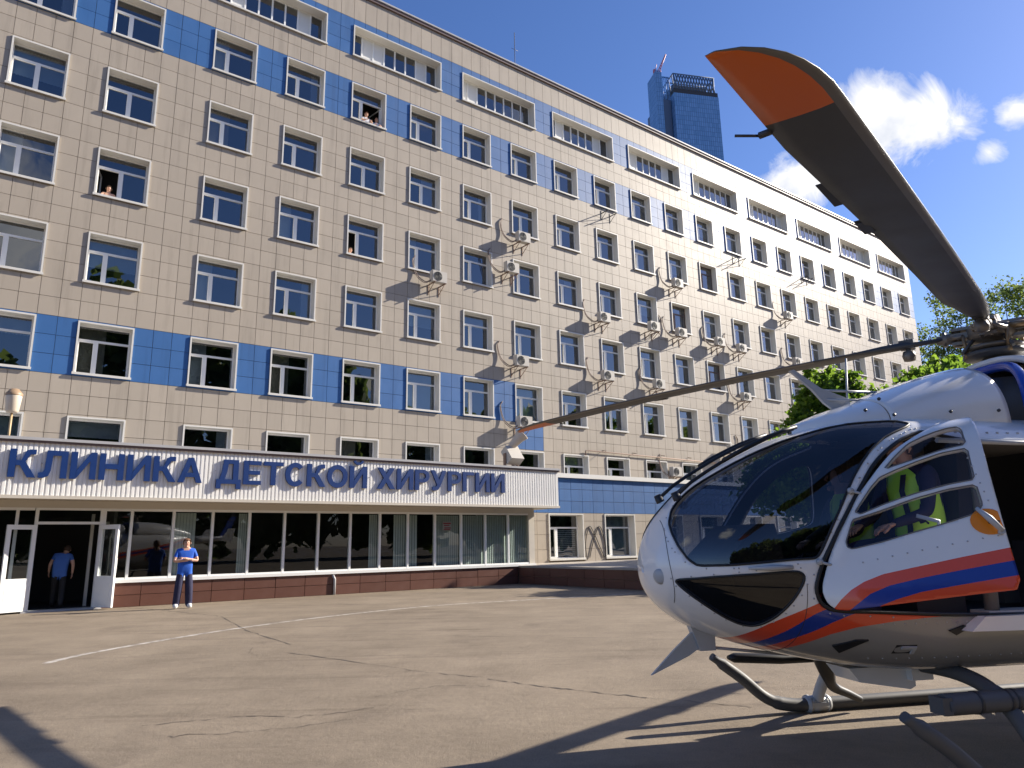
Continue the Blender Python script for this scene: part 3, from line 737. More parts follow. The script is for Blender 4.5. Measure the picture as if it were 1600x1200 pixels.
ter = fthing('terrace', 'raised terrace with dark brown tiled side wall right of the entrance', 'terrace')
TU, TW1 = 15.40, 14.0
b = MB(); b.box(TU + .03, 44, -TW1, -AW - .04, 0, .62); b.box(TU - .03, 44, -TW1 - .05, -AW - .035, .62, .69, 1)
b.build('slab', [MT['wall'], MT['concrete']], ter)
for k in range(10):
    for z0, z1 in ((0, .3), (.3, .62)):
        key = ('t', z1 - z0)
        if key not in MP:
            q = tile_mb(.96, z1 - z0, .03); MP[key] = q.mesh('tile', [MT['brown']])
        o = link('tile', MP[key], ter, (TU + .03 + random.uniform(-.004, .004), -PW - .05 - k * .96, z0)); o.rotation_euler = (0, 0, RAD(-90))

# ================================================================ things hung on the facade
def ac_unit(u, z, label, flip=0, w0=.34):
    t = fthing('air_conditioner', label, 'air conditioner', u, 0, z, 'air conditioner units on the clinic wall')
    wd, hg, dp = .78, .54, .28; y0 = -w0 - dp
    b = MB(); b.box(-wd / 2, wd / 2, y0, -w0, -hg / 2, hg / 2); b.box(-wd / 2 + .02, wd / 2 - .02, y0 - .008, y0, -hg / 2 + .02, hg / 2 - .02)
    b.build('casing', MT['ac'], t)
    f = MB(); cx = -.10
    for r in (.06, .12, .175, .22): f.lathe([(r, y0 - .012), (r, y0 - .022), (r - .014, y0 - .022), (r - .014, y0 - .012)], (cx, 0, 0), (0, 1, 0), 20)
    for k in range(6): a = k * PI / 3; f.tube([(cx, y0 - .018, 0), (cx + .22 * cos(a), y0 - .018, .22 * sin(a))], .005, 4)
    f.lathe([(0, y0 - .010), (.215, y0 - .010)], (cx, 0, 0), (0, 1, 0), 20)
    f.build('fan_grille', MT['dark'], t)
    k = MB()
    for sx in (-.28, .28):
        k.box(sx - .02, sx + .02, y0 - .06, -.03, -hg / 2 - .05, -hg / 2 - .005); k.tube([(sx, -.03, -hg / 2 - .42), (sx, y0 + .05, -hg / 2 - .05)], .018, 5); k.box(sx - .02, sx + .02, -.05, -.028, -hg / 2 - .5, -hg / 2 - .004)
    k.build('bracket', MT['rust'], t)
    s = -1 if not flip else 1
    p = MB(); pts = [(s * .38, -w0 - .1, -.18), (s * .62, -.3, -.26), (s * .95, -.1, .12), (s * 1.12, -.07, .75), (s * .98, -.06, 1.0)]
    p.tube(smooth_path(pts, 5), .022, 6); p.tube(smooth_path([(a + .05 * s, b_ - .02, c_ - .07) for a, b_, c_ in pts], 5), .018, 6); p.build('pipe', MT['pipe'], t)
    return t
ACS = [(19.09, 16.95, 'white air conditioner with round dark fan below the third window row, leftmost in that row'),
 (18.31, 15.12, 'air conditioner mounted high beside the upper left corner of a fourth-row window'),
 (14.04, 13.70, 'white air conditioner below the fourth window row, leftmost of all on the wall'),
 (18.80, 10.34, 'air conditioner below the fifth window row, leftmost in that row, pipe loop at its left'),
 (24.62, 13.62, 'air conditioner below the fourth window row, second from the left under that row'),
 (18.92, 7.30, 'air conditioner beside the sill of the last window in the lower blue band'),
 (31.04, 16.94, 'air conditioner below the third window row, second from the left in that row'),
 (28.65, 13.78, 'air conditioner below the fourth window row, left one of the close pair with joined pipes'),
 (31.07, 13.79, 'air conditioner below the fourth window row, right of the close pair, under the brown window'),
 (24.70, 10.33, 'air conditioner below the fifth window row, second from the left in that row'),
 (28.78, 10.34, 'air conditioner below the fifth window row, third from the left, just above the rotor blade'),
 (34.74, 13.79, 'air conditioner below the fourth window row, left of the pair beyond the brown window'),
 (36.97, 13.70, 'air conditioner below the fourth window row, right of the pair beyond the brown window'),
 (42.82, 16.97, 'air conditioner below the third window row, rightmost in that row'),
 (43.34, 13.67, 'air conditioner below the fourth window row, rightmost, just above the far rotor blade'),
 (36.98, 10.46, 'air conditioner below the fifth window row, rightmost, under the far rotor blade'),
 (35.13, 6.99, 'air conditioner below the sixth window row, just above the helicopter windshield')]
for k, (u, z, lb) in enumerate(ACS): ac_unit(u, z, lb, flip=1 if k in (7, 16) else 0)
ac_unit(29.99, 5.38, 'air conditioner between two lowest small windows just above the annex coping', w0=.12)
def brackets(u, z, label):
    t = fthing('wall_bracket', label, 'bracket', u, 0, z, 'empty air conditioner brackets on the clinic wall')
    for s in (-.35, .35):
        m = MB(); m.box(s - .02, s + .02, -.62, -.03, 0, .04); m.tube([(s, -.03, -.35), (s, -.5, 0)], .016, 5); m.box(s - .02, s + .02, -.05, -.029, -.4, .2); m.build('arm', MT['dark'], t)
brackets(25.6, 20.15, 'pair of empty wall brackets under the upper blue band, leftmost pair')
brackets(37.9, 20.2, 'pair of empty wall brackets under the upper blue band, middle pair')
brackets(46.2, 20.55, 'pair of empty wall brackets under the upper blue band, rightmost pair')
t = fthing('wall_pipe', 'thin brown pipe running along the wall above the lowest windows', 'pipe')
b = MB(); b.tube([(23.2, -.12, 5.95), (23.2, -.12, 6.2), (23.4, -.12, 6.22), (34.5, -.12, 6.1)], .03, 6); b.build('run', MT['rust'], t)
for k in range(5):
    b = MB(); b.tube([(24.5 + k * 2.3, -.03, 6.3), (24.5 + k * 2.3, -.3, 6.24)], .018, 5); b.build('hanger', MT['rust'], t)
t = fthing('cable_bundle', 'black cable loops crossing on the annex wall between its two windows', 'cable')
b = MB()
for pts in ([(20.78, .75), (20.72, 1.5), (20.98, 2.25), (21.25, 2.0), (21.6, 1.35), (21.88, .85)], [(21.98, .72), (21.97, 1.55), (21.68, 2.25), (21.42, 2.0), (21.12, 1.35), (20.95, .85)]):
    b.tube(smooth_path([(u, -AW - .06, z) for u, z in pts], 6), .02, 6)
b.build('loop', MT['cable'], t)
# floodlight and lamp on the canopy
t = fthing('floodlight', 'beige floodlight with tilted head standing on the canopy edge', 'floodlight', 14.98, 4.75, 4.12); t.scale = (1.25, 1.25, 1.2)
b = MB(); b.box(-.28, .28, -.2, .2, 0, .06); b.tube([(0, 0, .06), (0, 0, .5)], .05, 8); b.box(-.34, -.30, -.06, .06, .1, .78); b.box(.16, .2, -.06, .06, .1, .85); b.build('stand', MT['rust'], t)
b = MB(); b.obox((-.05, -.05, .72), (1, 0, 0), (0, .8, -.6), (0, .6, .8), .25, .16, .28); b.build('ballast_box', MT['ac'], t)
b = MB(); b.lathe([(.0, -.34), (.10, -.34), (.13, -.2), (.17, .1), (.22, .26), (.23, .30), (.2, .31), (.0, .30)], (.12, -.05, 1.22), (.55, -.35, .75), 18); b.build('lamp_head', mat('lamp_beige', (.55, .47, .38), .45, .08, 4), t)
t = fthing('canopy_lamp', 'cream shaded lamp on a thin post above the left end of the sign', 'lamp', -1.66, 4.9, 4.47)
b = MB(); b.tube([(0, 0, -.4), (.0, 0, .72)], .03, 8); b.build('post', mat('post_ochre', (.48, .34, .18), .5), t)
b = MB(); b.lathe([(.0, .68), (.12, .69), (.155, .74), (.19, 1.12), (.19, 1.15), (.0, 1.16)], n=18); b.build('lamp_shade', mat('lamp_cream', (.60, .52, .42), .4, .08, 5, dirt=.2), t)
b = MB(); b.lathe([(.20, 1.15), (.205, 1.20), (.17, 1.24), (.10, 1.33), (.0, 1.34)], n=18); b.build('cap', mat('lamp_cap', (.34, .23, .14), .5), t)
# ================================================================ far tower and crane
def tower_glass():
    mt, t, b = new_mat('tower_glass'); tcn = t.nodes.new('ShaderNodeTexCoord')
    br = t.nodes.new('ShaderNodeTexBrick'); br.offset = 0
    br.inputs['Scale'].default_value = 1; br.inputs['Brick Width'].default_value = 1.6; br.inputs['Row Height'].default_value = 3.6; br.inputs['Mortar Size'].default_value = .12
    br.inputs['Color1'].default_value = (.10, .24, .48, 1); br.inputs['Color2'].default_value = (.14, .30, .58, 1); br.inputs['Mortar'].default_value = (.05, .12, .26, 1)
    sp = t.nodes.new('ShaderNodeSeparateXYZ'); t.links.new(tcn.outputs['Object'], sp.inputs[0]); cb = t.nodes.new('ShaderNodeCombineXYZ')
    t.links.new(M('ADD', sp.outputs[0], sp.outputs[1], t), cb.inputs[0]); t.links.new(sp.outputs[2], cb.inputs[1]); t.links.new(cb.outputs[0], br.inputs['Vector'])
    t.links.new(br.outputs[0], b.inputs['Base Color']); b.inputs['Roughness'].default_value = .12; b.inputs['Specular IOR Level'].default_value = .8
    return mt
MT['tower'] = tower_glass(); MT['steel'] = mat('blue_steel', (.08, .13, .22), .5)
tw = thing('glass_tower', 'distant blue glass skyscraper with open lattice crown above the clinic roof', 'skyscraper', (0, 0, 0))
tw.location = (117.5, 450, 0); tw.rotation_euler = (0, 0, RAD(12)); 
b = MB(); b.box(0, 34, 0, 34, 0, 309); b.box(.2, 33.8, .3, 33.7, 309, 312.5, 1); b.build('main_shaft', [MT['tower'], MT['dark']], tw)
b = MB()
n = 15
for k in range(n):
    x = 1 + 30 * k / (n - 1)
    for dx in (-2.0, 2.0):
        x2 = min(max(x + dx * 1.6, .6), 31.4); b.tube([(x, .3, 312.5), (x2, .3, 324.3)], .5, 4); b.tube([(x, 33.5, 312.5), (x2, 33.5, 324.3)], .32, 4)
for yy in (.3, 11, 22, 33.5): b.tube([(0.5, yy, 324.3), (31.5, yy, 324.3)], .5, 4)
for x in (.4, 31.6):
    b.tube([(x, .3, 324.3), (x, 33.5, 324.3)], .5, 4)
    for k in range(7): b.tube([(x, .3 + 5.5 * k, 312.5), (x, 2.5 + 5.2 * k, 324.3)], .45, 4)
b.box(3, 29, 8, 30, 312.5, 321)
b.build('crown_lattice', MT['steel'], tw)
b = MB(); b.box(-7.5, -.4, 5, 30, 0, 306, 1); b.box(-12.2, -7.5, 2, 16, 0, 325.5)
for k in range(5): b.box(-12.0 + k * .9, -11.6 + k * .9, 2.2, 2.8, 325.5, 327.2)
for k in range(6): b.box(-7.0 + k * 1.2, -6.5 + k * 1.2, 5.2, 5.6, 306, 324)
b.box(-7.4, -.5, 5.1, 5.7, 323.6, 324.6)
b.build('side_shaft', [MT['tower'], MT['steel']], tw)
cr = thing('tower_crane', 'small red lattice crane standing on top of the far skyscraper', 'crane', (110.5, 459, 325))
b = MB()
for dx, dy in ((-.8, -.8), (.8, -.8), (.8, .8), (-.8, .8)): b.tube([(dx, dy, 0), (dx, dy, 8)], .28, 4)
for k in range(4): b.tube([(-.8, -.8, 2 * k), (.8, -.8, 2 * k + 2)], .2, 4); b.tube([(.8, .8, 2 * k), (-.8, .8, 2 * k + 2)], .2, 4)
MT['crane'] = mat('crane_red', (.40, .10, .12), .5); b.build('mast', MT['crane'], cr)
b = MB(); b.tube([(0, 0, 7), (5.6, 0, 21)], .30, 4); b.tube([(-.9, 0, 7.8), (5.3, 0, 21.3)], .26, 4)
for k in range(7): t = k / 7; b.tube([(5.6 * t, 0, 7 + 14 * t), (-.9 + 6.2 * (t + .07), 0, 7.8 + 13.5 * (t + .07))], .2, 4)
b.build('jib', MT['crane'], cr)
b = MB(); b.tube([(0, 0, 7), (-4, 0, 8)], .3, 4); b.box(-4.4, -2.6, -.9, .9, 6.2, 8.6); b.tube([(-3, 0, 8.2), (-1.6, 0, 13)], .22, 4); b.build('counterweight', MT['crane'], cr)

# ================================================================ trees
def leaf_mat(name, c0, c1):
    mt = bpy.data.materials.new(name); mt.use_nodes = True; t = mt.node_tree; t.nodes.clear()
    o = t.nodes.new('ShaderNodeOutputMaterial'); ad = t.nodes.new('ShaderNodeMixShader'); d = t.nodes.new('ShaderNodeBsdfPrincipled'); tl = t.nodes.new('ShaderNodeBsdfTranslucent')
    g = t.nodes.new('ShaderNodeNewGeometry'); mxx = N(t, 'ShaderNodeMix', data_type='RGBA'); mxx.inputs[6].default_value = rgb(c0); mxx.inputs[7].default_value = rgb(c1)
    t.links.new(g.outputs['Random Per Island'], mxx.inputs[0]); t.links.new(mxx.outputs[2], d.inputs['Base Color']); d.inputs['Roughness'].default_value = .55
    t2 = t.nodes.new('ShaderNodeHueSaturation'); t.links.new(mxx.outputs[2], t2.inputs['Color']); t2.inputs['Value'].default_value = 2.0; t2.inputs['Hue'].default_value = .485; t.links.new(t2.outputs[0], tl.inputs[0])
    ad.inputs[0].default_value = .55; t.links.new(d.outputs[0], ad.inputs[1]); t.links.new(tl.outputs[0], ad.inputs[2]); t.links.new(ad.outputs[0], o.inputs[0])
    return mt
MT['leaf'] = leaf_mat('leaf_green', (.06, .125, .014), (.12, .21, .022)); MT['leaf2'] = leaf_mat('leaf_olive', (.06, .10, .025), (.12, .17, .04))
MT['bark'] = mat('bark', (.09, .07, .055), .9, .2, 6, bump=.5, bscale=20)
def tree(label, u, w, clumps, trunk_h, nleaf, lsize, lm, seed, group='trees beyond the helicopter', branch_r=.05):
    r_ = np.random.default_rng(seed)
    t = fthing('tree', label, 'tree', u, w, 0, group)
    b = MB(); b.tube([(0, 0, -.1), (.05, .03, trunk_h * .5), (.0, .1, trunk_h)], [.26, .2, .13], 9)
    for cx, cy, cz, rx, rz in clumps:
        mid = (cx * .45, cy * .45, trunk_h * .75 + (cz - trunk_h * .75) * .55)
        b.tube(smooth_path([(0, .05, trunk_h * .7), mid, (cx, cy, cz)], 4), [.11 - .0095 * i for i in range(9)], 6)
        for k in range(5):
            a = r_.uniform(0, 2 * PI); e = r_.uniform(-.2, 1); p = (cx + rx * .75 * cos(a), cy + rx * .75 * sin(a), cz + rz * .7 * e)
            b.tube([(cx, cy, cz), ((cx + p[0]) / 2, (cy + p[1]) / 2, (cz + p[2]) / 2 + .1), p], [.035, .025, .01], 5)
    b.build('trunk', MT['bark'], t)
    P = []
    tot = sum(c[3] ** 2 * c[4] for c in clumps)
    for cx, cy, cz, rx, rz in clumps:
        n = int(nleaf * rx * rx * rz / tot); sub = max(6, int(9 * rx))
        # leaf bunches on the shell of the clump, with gaps between
        bc = r_.normal(size=(sub * 3, 3)); bc /= np.linalg.norm(bc, axis=1)[:, None]; bc *= r_.uniform(.45, 1.05, (len(bc), 1))
        idx = r_.integers(0, len(bc), n); q = bc[idx] + r_.normal(size=(n, 3)) * .17
        P.append(q * (rx, rx, rz) + (cx, cy, cz))
    P = np.concatenate(P); n = len(P)
    nr = r_.normal(size=(n, 3)) + (0, 0, .5); nr /= np.linalg.norm(nr, axis=1)[:, None]
    a = np.cross(nr, r_.normal(size=(n, 3))); a /= np.linalg.norm(a, axis=1)[:, None]; c = np.cross(nr, a)
    s = lsize * r_.uniform(.6, 1.3, (n, 1))
    v = np.stack([P - a * s * .5, P + c * s * .42 + nr * s * .08, P + a * s * .6 - nr * s * .1, P - c * s * .42 + nr * s * .08], 1).reshape(-1, 3)
    me = bpy.data.meshes.new('crown'); f = np.arange(4 * n).reshape(-1, 4)
    me.from_pydata(v.tolist(), [], f.tolist()); me.materials.append(lm); me.update()
    o = link('crown', me, t); o['kind'] = 'stuff'
    return t
tree('bushy maple with dark lower leaves between the clinic wall and the helicopter nose', 29.3, 10.3,
     [(0, -.3, 6.4, 1.5, 1.2), (.3, -1.6, 6.9, 1.3, 1.1), (.2, 1.0, 7.0, 1.2, 1.1), (0, 2.1, 5.3, 1.2, 1.1), (.3, .2, 8.2, 1.1, .9), (0, .6, 4.8, 1.6, 1.2), (.6, -1.2, 5.2, 1.6, 1.2), (.4, -.9, 8.5, .7, .6), (.3, .5, 8.9, .8, .6)], 4.2, 19000, .25, MT['leaf'], 11)
tree('broad low leafy tree behind the helicopter engine cowling', 32.6, 12.6,
     [(0, 1.2, 7.0, 1.4, 1.0), (.3, -.6, 7.3, 1.5, 1.1), (-.2, -1.9, 7.8, 1.4, 1.1), (.3, .2, 8.0, 1.0, .7), (0, -1.4, 8.6, .8, .6), (0, -.3, 5.6, 2.0, 1.1), (.2, 2.2, 6.8, 1.2, 1.0), (.2, -3.0, 7.4, 1.3, 1.2)], 3.8, 20000, .25, MT['leaf'], 12)
tree('leafy tree just beyond the rotor head, bright where the sun comes through', 39.5, 11.9,
     [(-.2, 1.6, 8.3, 1.4, 1.1), (0, .2, 9.2, 1.5, 1.2), (.4, -1.3, 9.4, 1.4, 1.1), (0, -2.8, 9.2, 1.5, 1.3), (.2, 1.0, 6.9, 1.9, 1.3), (0, -1.4, 7.2, 2.0, 1.3), (.2, .6, 10.6, .9, .8), (.2, -2.4, 10.9, .9, .8), (.2, 2.9, 8.6, 1.2, 1.2), (.2, 2.2, 10.2, .8, .8), (0, 2.6, 6.8, 1.4, 1.2)], 5.6, 26000, .27, MT['leaf'], 13)
tree('tall thin-leaved tree at the far corner of the clinic, sky showing through', 91.0, -8.3,
     [(0, 2.0, 25.2, 1.7, 2.4), (.4, 0, 28.4, 1.5, 2.6), (0, -2.0, 26.0, 2.0, 2.6), (.2, -.2, 23.0, 2.4, 2.2), (0, 3.4, 22.6, 1.7, 2.2), (.5, .8, 30.6, 1.0, 1.6), (.2, -3.8, 23.2, 2.0, 2.2), (0, 1.5, 20.5, 3, 2), (0, -2.5, 20.5, 3, 2)], 15, 7000, .30, MT['leaf2'], 14)
tree('tall open-crowned tree at the right edge behind the rotor head', 97.5, -3.6,
     [(0, 2.2, 27.6, 1.8, 2.4), (.4, 0, 30.0, 1.9, 2.5), (0, -2.5, 29.2, 2.4, 2.6), (.2, .6, 24.2, 2.9, 2.4), (0, -3, 24.2, 3, 2.4), (.3, 3.6, 25.0, 1.6, 2)], 18, 7500, .32, MT['leaf2'], 15)
tree('low round bush on the terrace edge, added to cast shadow on the yard', 22.0, 13.4,
     [(0, .2, 3.2, 1.6, 1.2), (.3, -1.3, 3.4, 1.4, 1.2), (-.3, 1.4, 3.6, 1.2, 1.0), (.1, .2, 4.6, 1.2, .9)], 2.2, 9000, .22, MT['leaf'], 21)  # bush added behind the nose for the shadow beside the terrace wall
# the wooded far side of the yard, seen only in the window reflections
r_ = np.random.default_rng(5); P = []
for k in range(54):
    u = -75 + 205 * k / 53 + r_.uniform(-2, 2); w = 72 + r_.uniform(0, 10); hh = r_.uniform(33, 38) if 9 < u < 46 else r_.uniform(22, 27)
    for j in range(int(34 * hh)):
        q = r_.normal(size=3); q /= np.linalg.norm(q); q *= r_.uniform(.6, 1.05); P.append((u + q[0] * 4.6, -(w + q[1] * 4.6), hh * .52 + q[2] * hh * .48))
P = np.array(P); n = len(P); nr = r_.normal(size=(n, 3)); nr /= np.linalg.norm(nr, axis=1)[:, None]; a = np.cross(nr, r_.normal(size=(n, 3))); a /= np.linalg.norm(a, axis=1)[:, None]; c = np.cross(nr, a); s = 1.1 * r_.uniform(.6, 1.2, (n, 1))
v = np.stack([P - a * s, P + c * s * .8, P + a * s, P - c * s * .8], 1).reshape(-1, 3)
me = bpy.data.meshes.new('woodland'); me.from_pydata(v.tolist(), [], np.arange(4 * n).reshape(-1, 4).tolist()); me.materials.append(MT['leaf2']); me.update()
o = link('woodland', me, None, ORG); o.rotation_euler = (0, 0, FRZ); tag(o, 'belt of leafy trees along the far side of the yard', 'woodland', None, 'stuff')
# ================================================================ people
MT['skin'] = mat('skin', (.56, .33, .23), .5, .05, 20); MT['hair'] = mat('brown_hair', (.06, .035, .02), .6, .2, 60, bump=.6, bscale=120); MT['hair_red'] = mat('auburn_hair', (.16, .07, .03), .6, .2, 60, bump=.6, bscale=120)
MT['scrub'] = mat('scrub_blue', (.012, .10, .52), .75, .12, 9, bump=.5, bscale=14); MT['navy'] = mat('navy_cloth', (.018, .018, .055), .8, .15, 9, bump=.6, bscale=12); MT['polo'] = mat('polo_blue', (.06, .16, .50), .8, .12, 9, bump=.4, bscale=14)
MT['shoe'] = mat('white_shoe', (.7, .69, .66), .5); MT['black_cloth'] = mat('black_cloth', (.015, .015, .017), .8, .1, 9, bump=.4, bscale=14); MT['vest'] = mat('lime_vest', (.52, .95, .09), .7, .08, 9, bump=.4, bscale=14); MT['reflex'] = mat('reflective_tape', (.55, .56, .55), .35)
MT['coat_white'] = mat('white_coat', (.66, .66, .68), .8, .06, 9); MT['eye'] = mat('eye_dark', (.02, .015, .012), .3); MT['lip'] = mat('lip', (.42, .17, .13), .5); MT['red_bag'] = mat('red_cloth', (.38, .04, .03), .7, .1, 8)
STAND = dict(pelvis=(0, 0, .95), spine=(0, .01, 1.12), chest=(0, 0, 1.32), neck=(0, .01, 1.50), head=(0, -.01, 1.615), top=(0, -.005, 1.72),
             hipL=(.095, 0, .90), kneeL=(.11, -.015, .50), ankL=(.13, .02, .09), toeL=(.16, -.15, .045), hipR=(-.095, 0, .90), kneeR=(-.11, -.015, .50), ankR=(-.13, .02, .09), toeR=(-.16, -.15, .045),
             shL=(.185, .01, 1.43), elL=(.25, .03, 1.14), wrL=(.24, -.07, .90), shR=(-.185, .01, 1.43), elR=(-.25, .03, 1.14), wrR=(-.24, -.07, .90))
def hand(mb, wr, fwd, up, side, mi, curl=.5):
    """palm with four unequal bent fingers and a thumb leaving its side"""
    f = Vector(fwd).normalized(); u = Vector(up).normalized(); s = f.cross(u).normalized() * side; w = Vector(wr)
    mb.tube([w - f * .02, w + f * .02, w + f * .05, w + f * .085], [.026, .034, .040, .038], 8, mi, flat=.5)
    for k, (off, ln) in enumerate(((-.028, .060), (-.010, .072), (.010, .068), (.027, .052))):
        b0 = w + f * .08 + s * off; b1 = b0 + f * ln * .5 - u * ln * .12; b2 = b1 + f * ln * .4 * (1 - curl) - u * ln * .55 * curl
        mb.tube([b0 - f * .01, b0, b1, b2], [.009, .0095, .0085, .0065], 6, mi)
    t0 = w + f * .03 - s * .03
    mb.tube([t0, t0 - s * .028 + f * .028 - u * .008, t0 - s * .030 + f * .058 - u * .02], [.013, .0105, .008], 6, mi)
def person(label, loc, rz, J, cols, group=None, upper_only=False, hair='hair', legw=1.0, sleeve=.55, handdir=None, vest=False, girth=1.0, sc_=1.0):
    """cols: top, trouser, shoe material keys.  The body is one skinned mesh; hair, eyes and vest are its children."""
    J = {**STAND, **J}; J = {k: Vector(v) for k, v in J.items()}
    R = dict(pelvis=(.155, .115), spine=(.145, .105), chest=(.165, .115), neck=(.058, .058), head=(.083, .098), top=(.062, .078),
             hipL=(.098, .098), kneeL=(.066 * legw, .068 * legw), ankL=(.052 * legw * 1.1, .056 * legw * 1.1), toeL=(.045, .04), hipR=(.098, .098), kneeR=(.066 * legw, .068 * legw), ankR=(.052 * legw * 1.1, .056 * legw * 1.1), toeR=(.045, .04),
             shL=(.068, .068), elL=(.045, .045), wrL=(.031, .031), shR=(.068, .068), elR=(.045, .045), wrR=(.031, .031))
    for k in ('pelvis', 'spine', 'chest'): R[k] = (R[k][0] * girth, R[k][1] * girth)
    E = [('pelvis', 'spine', 'top_'), ('spine', 'chest', 'top_'), ('chest', 'neck', 'torso_neck'), ('neck', 'head', 'skin'), ('head', 'top', 'skin'),
         ('chest', 'shL', 'top_'), ('shL', 'elL', 'sleeve'), ('elL', 'wrL', 'arm'), ('chest', 'shR', 'top_'), ('shR', 'elR', 'sleeve'), ('elR', 'wrR', 'arm')]
    if not upper_only:
        E += [('pelvis', 'hipL', 'trouser'), ('hipL', 'kneeL', 'trouser'), ('kneeL', 'ankL', 'trouser'), ('ankL', 'toeL', 'shoe'), ('pelvis', 'hipR', 'trouser'), ('hipR', 'kneeR', 'trouser'), ('kneeR', 'ankR', 'trouser'), ('ankR', 'toeR', 'shoe')]
    names = []
    for a, b_, _ in E:
        for q in (a, b_):
            if q not in names: names.append(q)
    me = bpy.data.meshes.new('body_cage'); me.from_pydata([J[k] for k in names], [(names.index(a), names.index(b_)) for a, b_, _ in E], [])
    tmp = bpy.data.objects.new('body_cage', me); COL.objects.link(tmp)
    md = tmp.modifiers.new('skin', 'SKIN'); md.use_smooth_shade = True
    for i, k in enumerate(names):
        sv = me.skin_vertices[0].data[i]; sv.radius = R[k]; sv.use_root = (k == 'pelvis')
    ss = tmp.modifiers.new('sub', 'SUBSURF'); ss.levels = 2; ss.render_levels = 2
    bpy.context.view_layer.update()
    ev = tmp.evaluated_get(bpy.context.evaluated_depsgraph_get()); em = ev.to_mesh()
    V = [v.co.copy() for v in em.vertices]; F = [tuple(p.vertices) for p in em.polygons]
    ev.to_mesh_clear(); bpy.data.objects.remove(tmp)
    mats = ['skin', cols[0], cols[1], cols[2], 'lip']
    mb = MB(); mb.v = [tuple(v) for v in V]
    for f in F:
        c = sum((V[i] for i in f), Vector()) / len(f); best = None
        for a, b_, tp in E:
            A, B = J[a], J[b_]; d = B - A; t = max(0, min(1, (c - A).dot(d) / d.length_squared)); q = (c - (A + d * t)).length / (.5 * (R[a][0] + R[b_][0]))
            if best is None or q < best[0]: best = (q, tp, t)
        tp, t = best[1], best[2]
        mi = {'top_': 1, 'trouser': 2, 'shoe': 3, 'skin': 0, 'arm': 0 if sleeve < 1.5 else 1}.get(tp)
        if tp == 'torso_neck': mi = 1 if t < .72 else 0
        if tp == 'sleeve': mi = 1 if t < sleeve else 0
        if tp == 'skin' and a == 'neck' : mi = 0
        if tp == 'trouser' and c.z > J['pelvis'].z - .11 and not upper_only: mi = 1
        mb.f.append(f); mb.m.append(mi); mb.sm.append(True)
    # face: nose, brow, lips, ears belong to the body mesh
    hd, tpv = J['head'], J['top']; upv = (tpv - hd).normalized(); fw = J.get('face', Vector((0, -1, 0))).normalized(); fw = (fw - upv * fw.dot(upv)).normalized(); sd_ = fw.cross(upv)
    mb.tube([hd + fw * .088 + upv * .03, hd + fw * .112 - upv * .012, hd + fw * .095 - upv * .02], [.010, .016, .008], 6)
    mb.tube([hd + fw * .086 - upv * .052 - sd_ * .022, hd + fw * .095 - upv * .050, hd + fw * .086 - upv * .052 + sd_ * .022], [.004, .008, .004], 6, 4)
    mb.tube([hd + fw * .060 - upv * .088 - sd_ * .02, hd + fw * .080 - upv * .086, hd + fw * .060 - upv * .088 + sd_ * .02], [.022, .026, .022], 7)
    for s in (-1, 1): mb.tube([hd + sd_ * s * .080 - upv * .03, hd + sd_ * s * .094 + upv * .0, hd + sd_ * s * .086 + upv * .03], [.008, .014, .009], 6)
    for sdn, s in (('L', 1), ('R', -1)):
        d = (J['wr' + sdn] - J['el' + sdn]).normalized() if not handdir else Vector(handdir[0 if s > 0 else 1])
        hand(mb, J['wr' + sdn], d, (0, -.3, 1) if abs(d.z) < .8 else (s * 1, 0, .1), s, 0)
    t = thing('person', label, 'person', loc, rz, group); t.scale = (sc_,) * 3
    o = mb.build('body', [MT[k] for k in mats], t)
    h = MB()
    prof = [(0, .118), (.05, .110), (.084, .075), (.098, .03), (.096, -.02), (.085, -.055)]
    n = 18; vs = []
    for r, z in prof:
        for k in range(n):
            a = 2 * PI * k / n; ff = cos(a); zz = z
            if z < .075 and ff > .25: zz = .052 + .02 * abs(sin(a)); 
            vs.append(hd + upv * (zz + .012) + fw * (r * 1.10 * cos(a) - .006) + sd_ * (r * .98 * sin(a)))
    h.add(vs, [(i * n + k, (i + 1) * n + k, (i + 1) * n + (k + 1) % n, i * n + (k + 1) % n) for i in range(len(prof) - 1) for k in range(n)], 0, True)
    h.build('hair', MT[hair], t)
    e = MB()
    for s in (-1, 1): e.lathe([(0, .008), (.007, .006), (.009, 0)], hd + fw * .083 + upv * .016 + sd_ * s * .031, fw, 8)
    e.build('eye', MT['eye'], t)
    if vest:
        p = MB(); ch, sp, pe = J['chest'], J['spine'], J['pelvis']; n = 20; rings = []
        ax = (J['shL'] - J['shR']).normalized(); upc = (ch - pe).normalized(); fr = ax.cross(upc)
        for c_, rx, ry in ((pe, .185, .15), (sp, .185, .145), (ch, .20, .15), (ch + upc * .10, .185, .125), (J['neck'] - upc * .02, .09, .085)):
            rings.append([c_ + ax * rx * cos(2 * PI * k / n) + fr * ry * sin(2 * PI * k / n) for k in range(n)])
        for i in range(4):
            p.add(rings[i] + rings[i + 1], [(k, (k + 1) % n, n + (k + 1) % n, n + k) for k in range(n)], 0, True)
        p.build('vest', MT['vest'], t)
        q = MB()
        for s in (-.085, .085):
            for sg in (-1, 1):
                pts = [pe + ax * s + fr * .158 * sg, sp + ax * s + fr * .155 * sg, ch + ax * s + fr * .158 * sg, ch + upc * .11 + ax * s * 1.1 + fr * .13 * sg]
                for i in range(3):
                    d = ax * .026; q.add([pts[i] - d, pts[i] + d, pts[i + 1] + d, pts[i + 1] - d], [(0, 1, 2, 3)])
        q.build('vest_stripe', MT['navy'], t)
    return t
FACE = FRZ                       # local -Y of a figure with this rotation faces out of the wall
p0 = fac(2.62, 6.3)
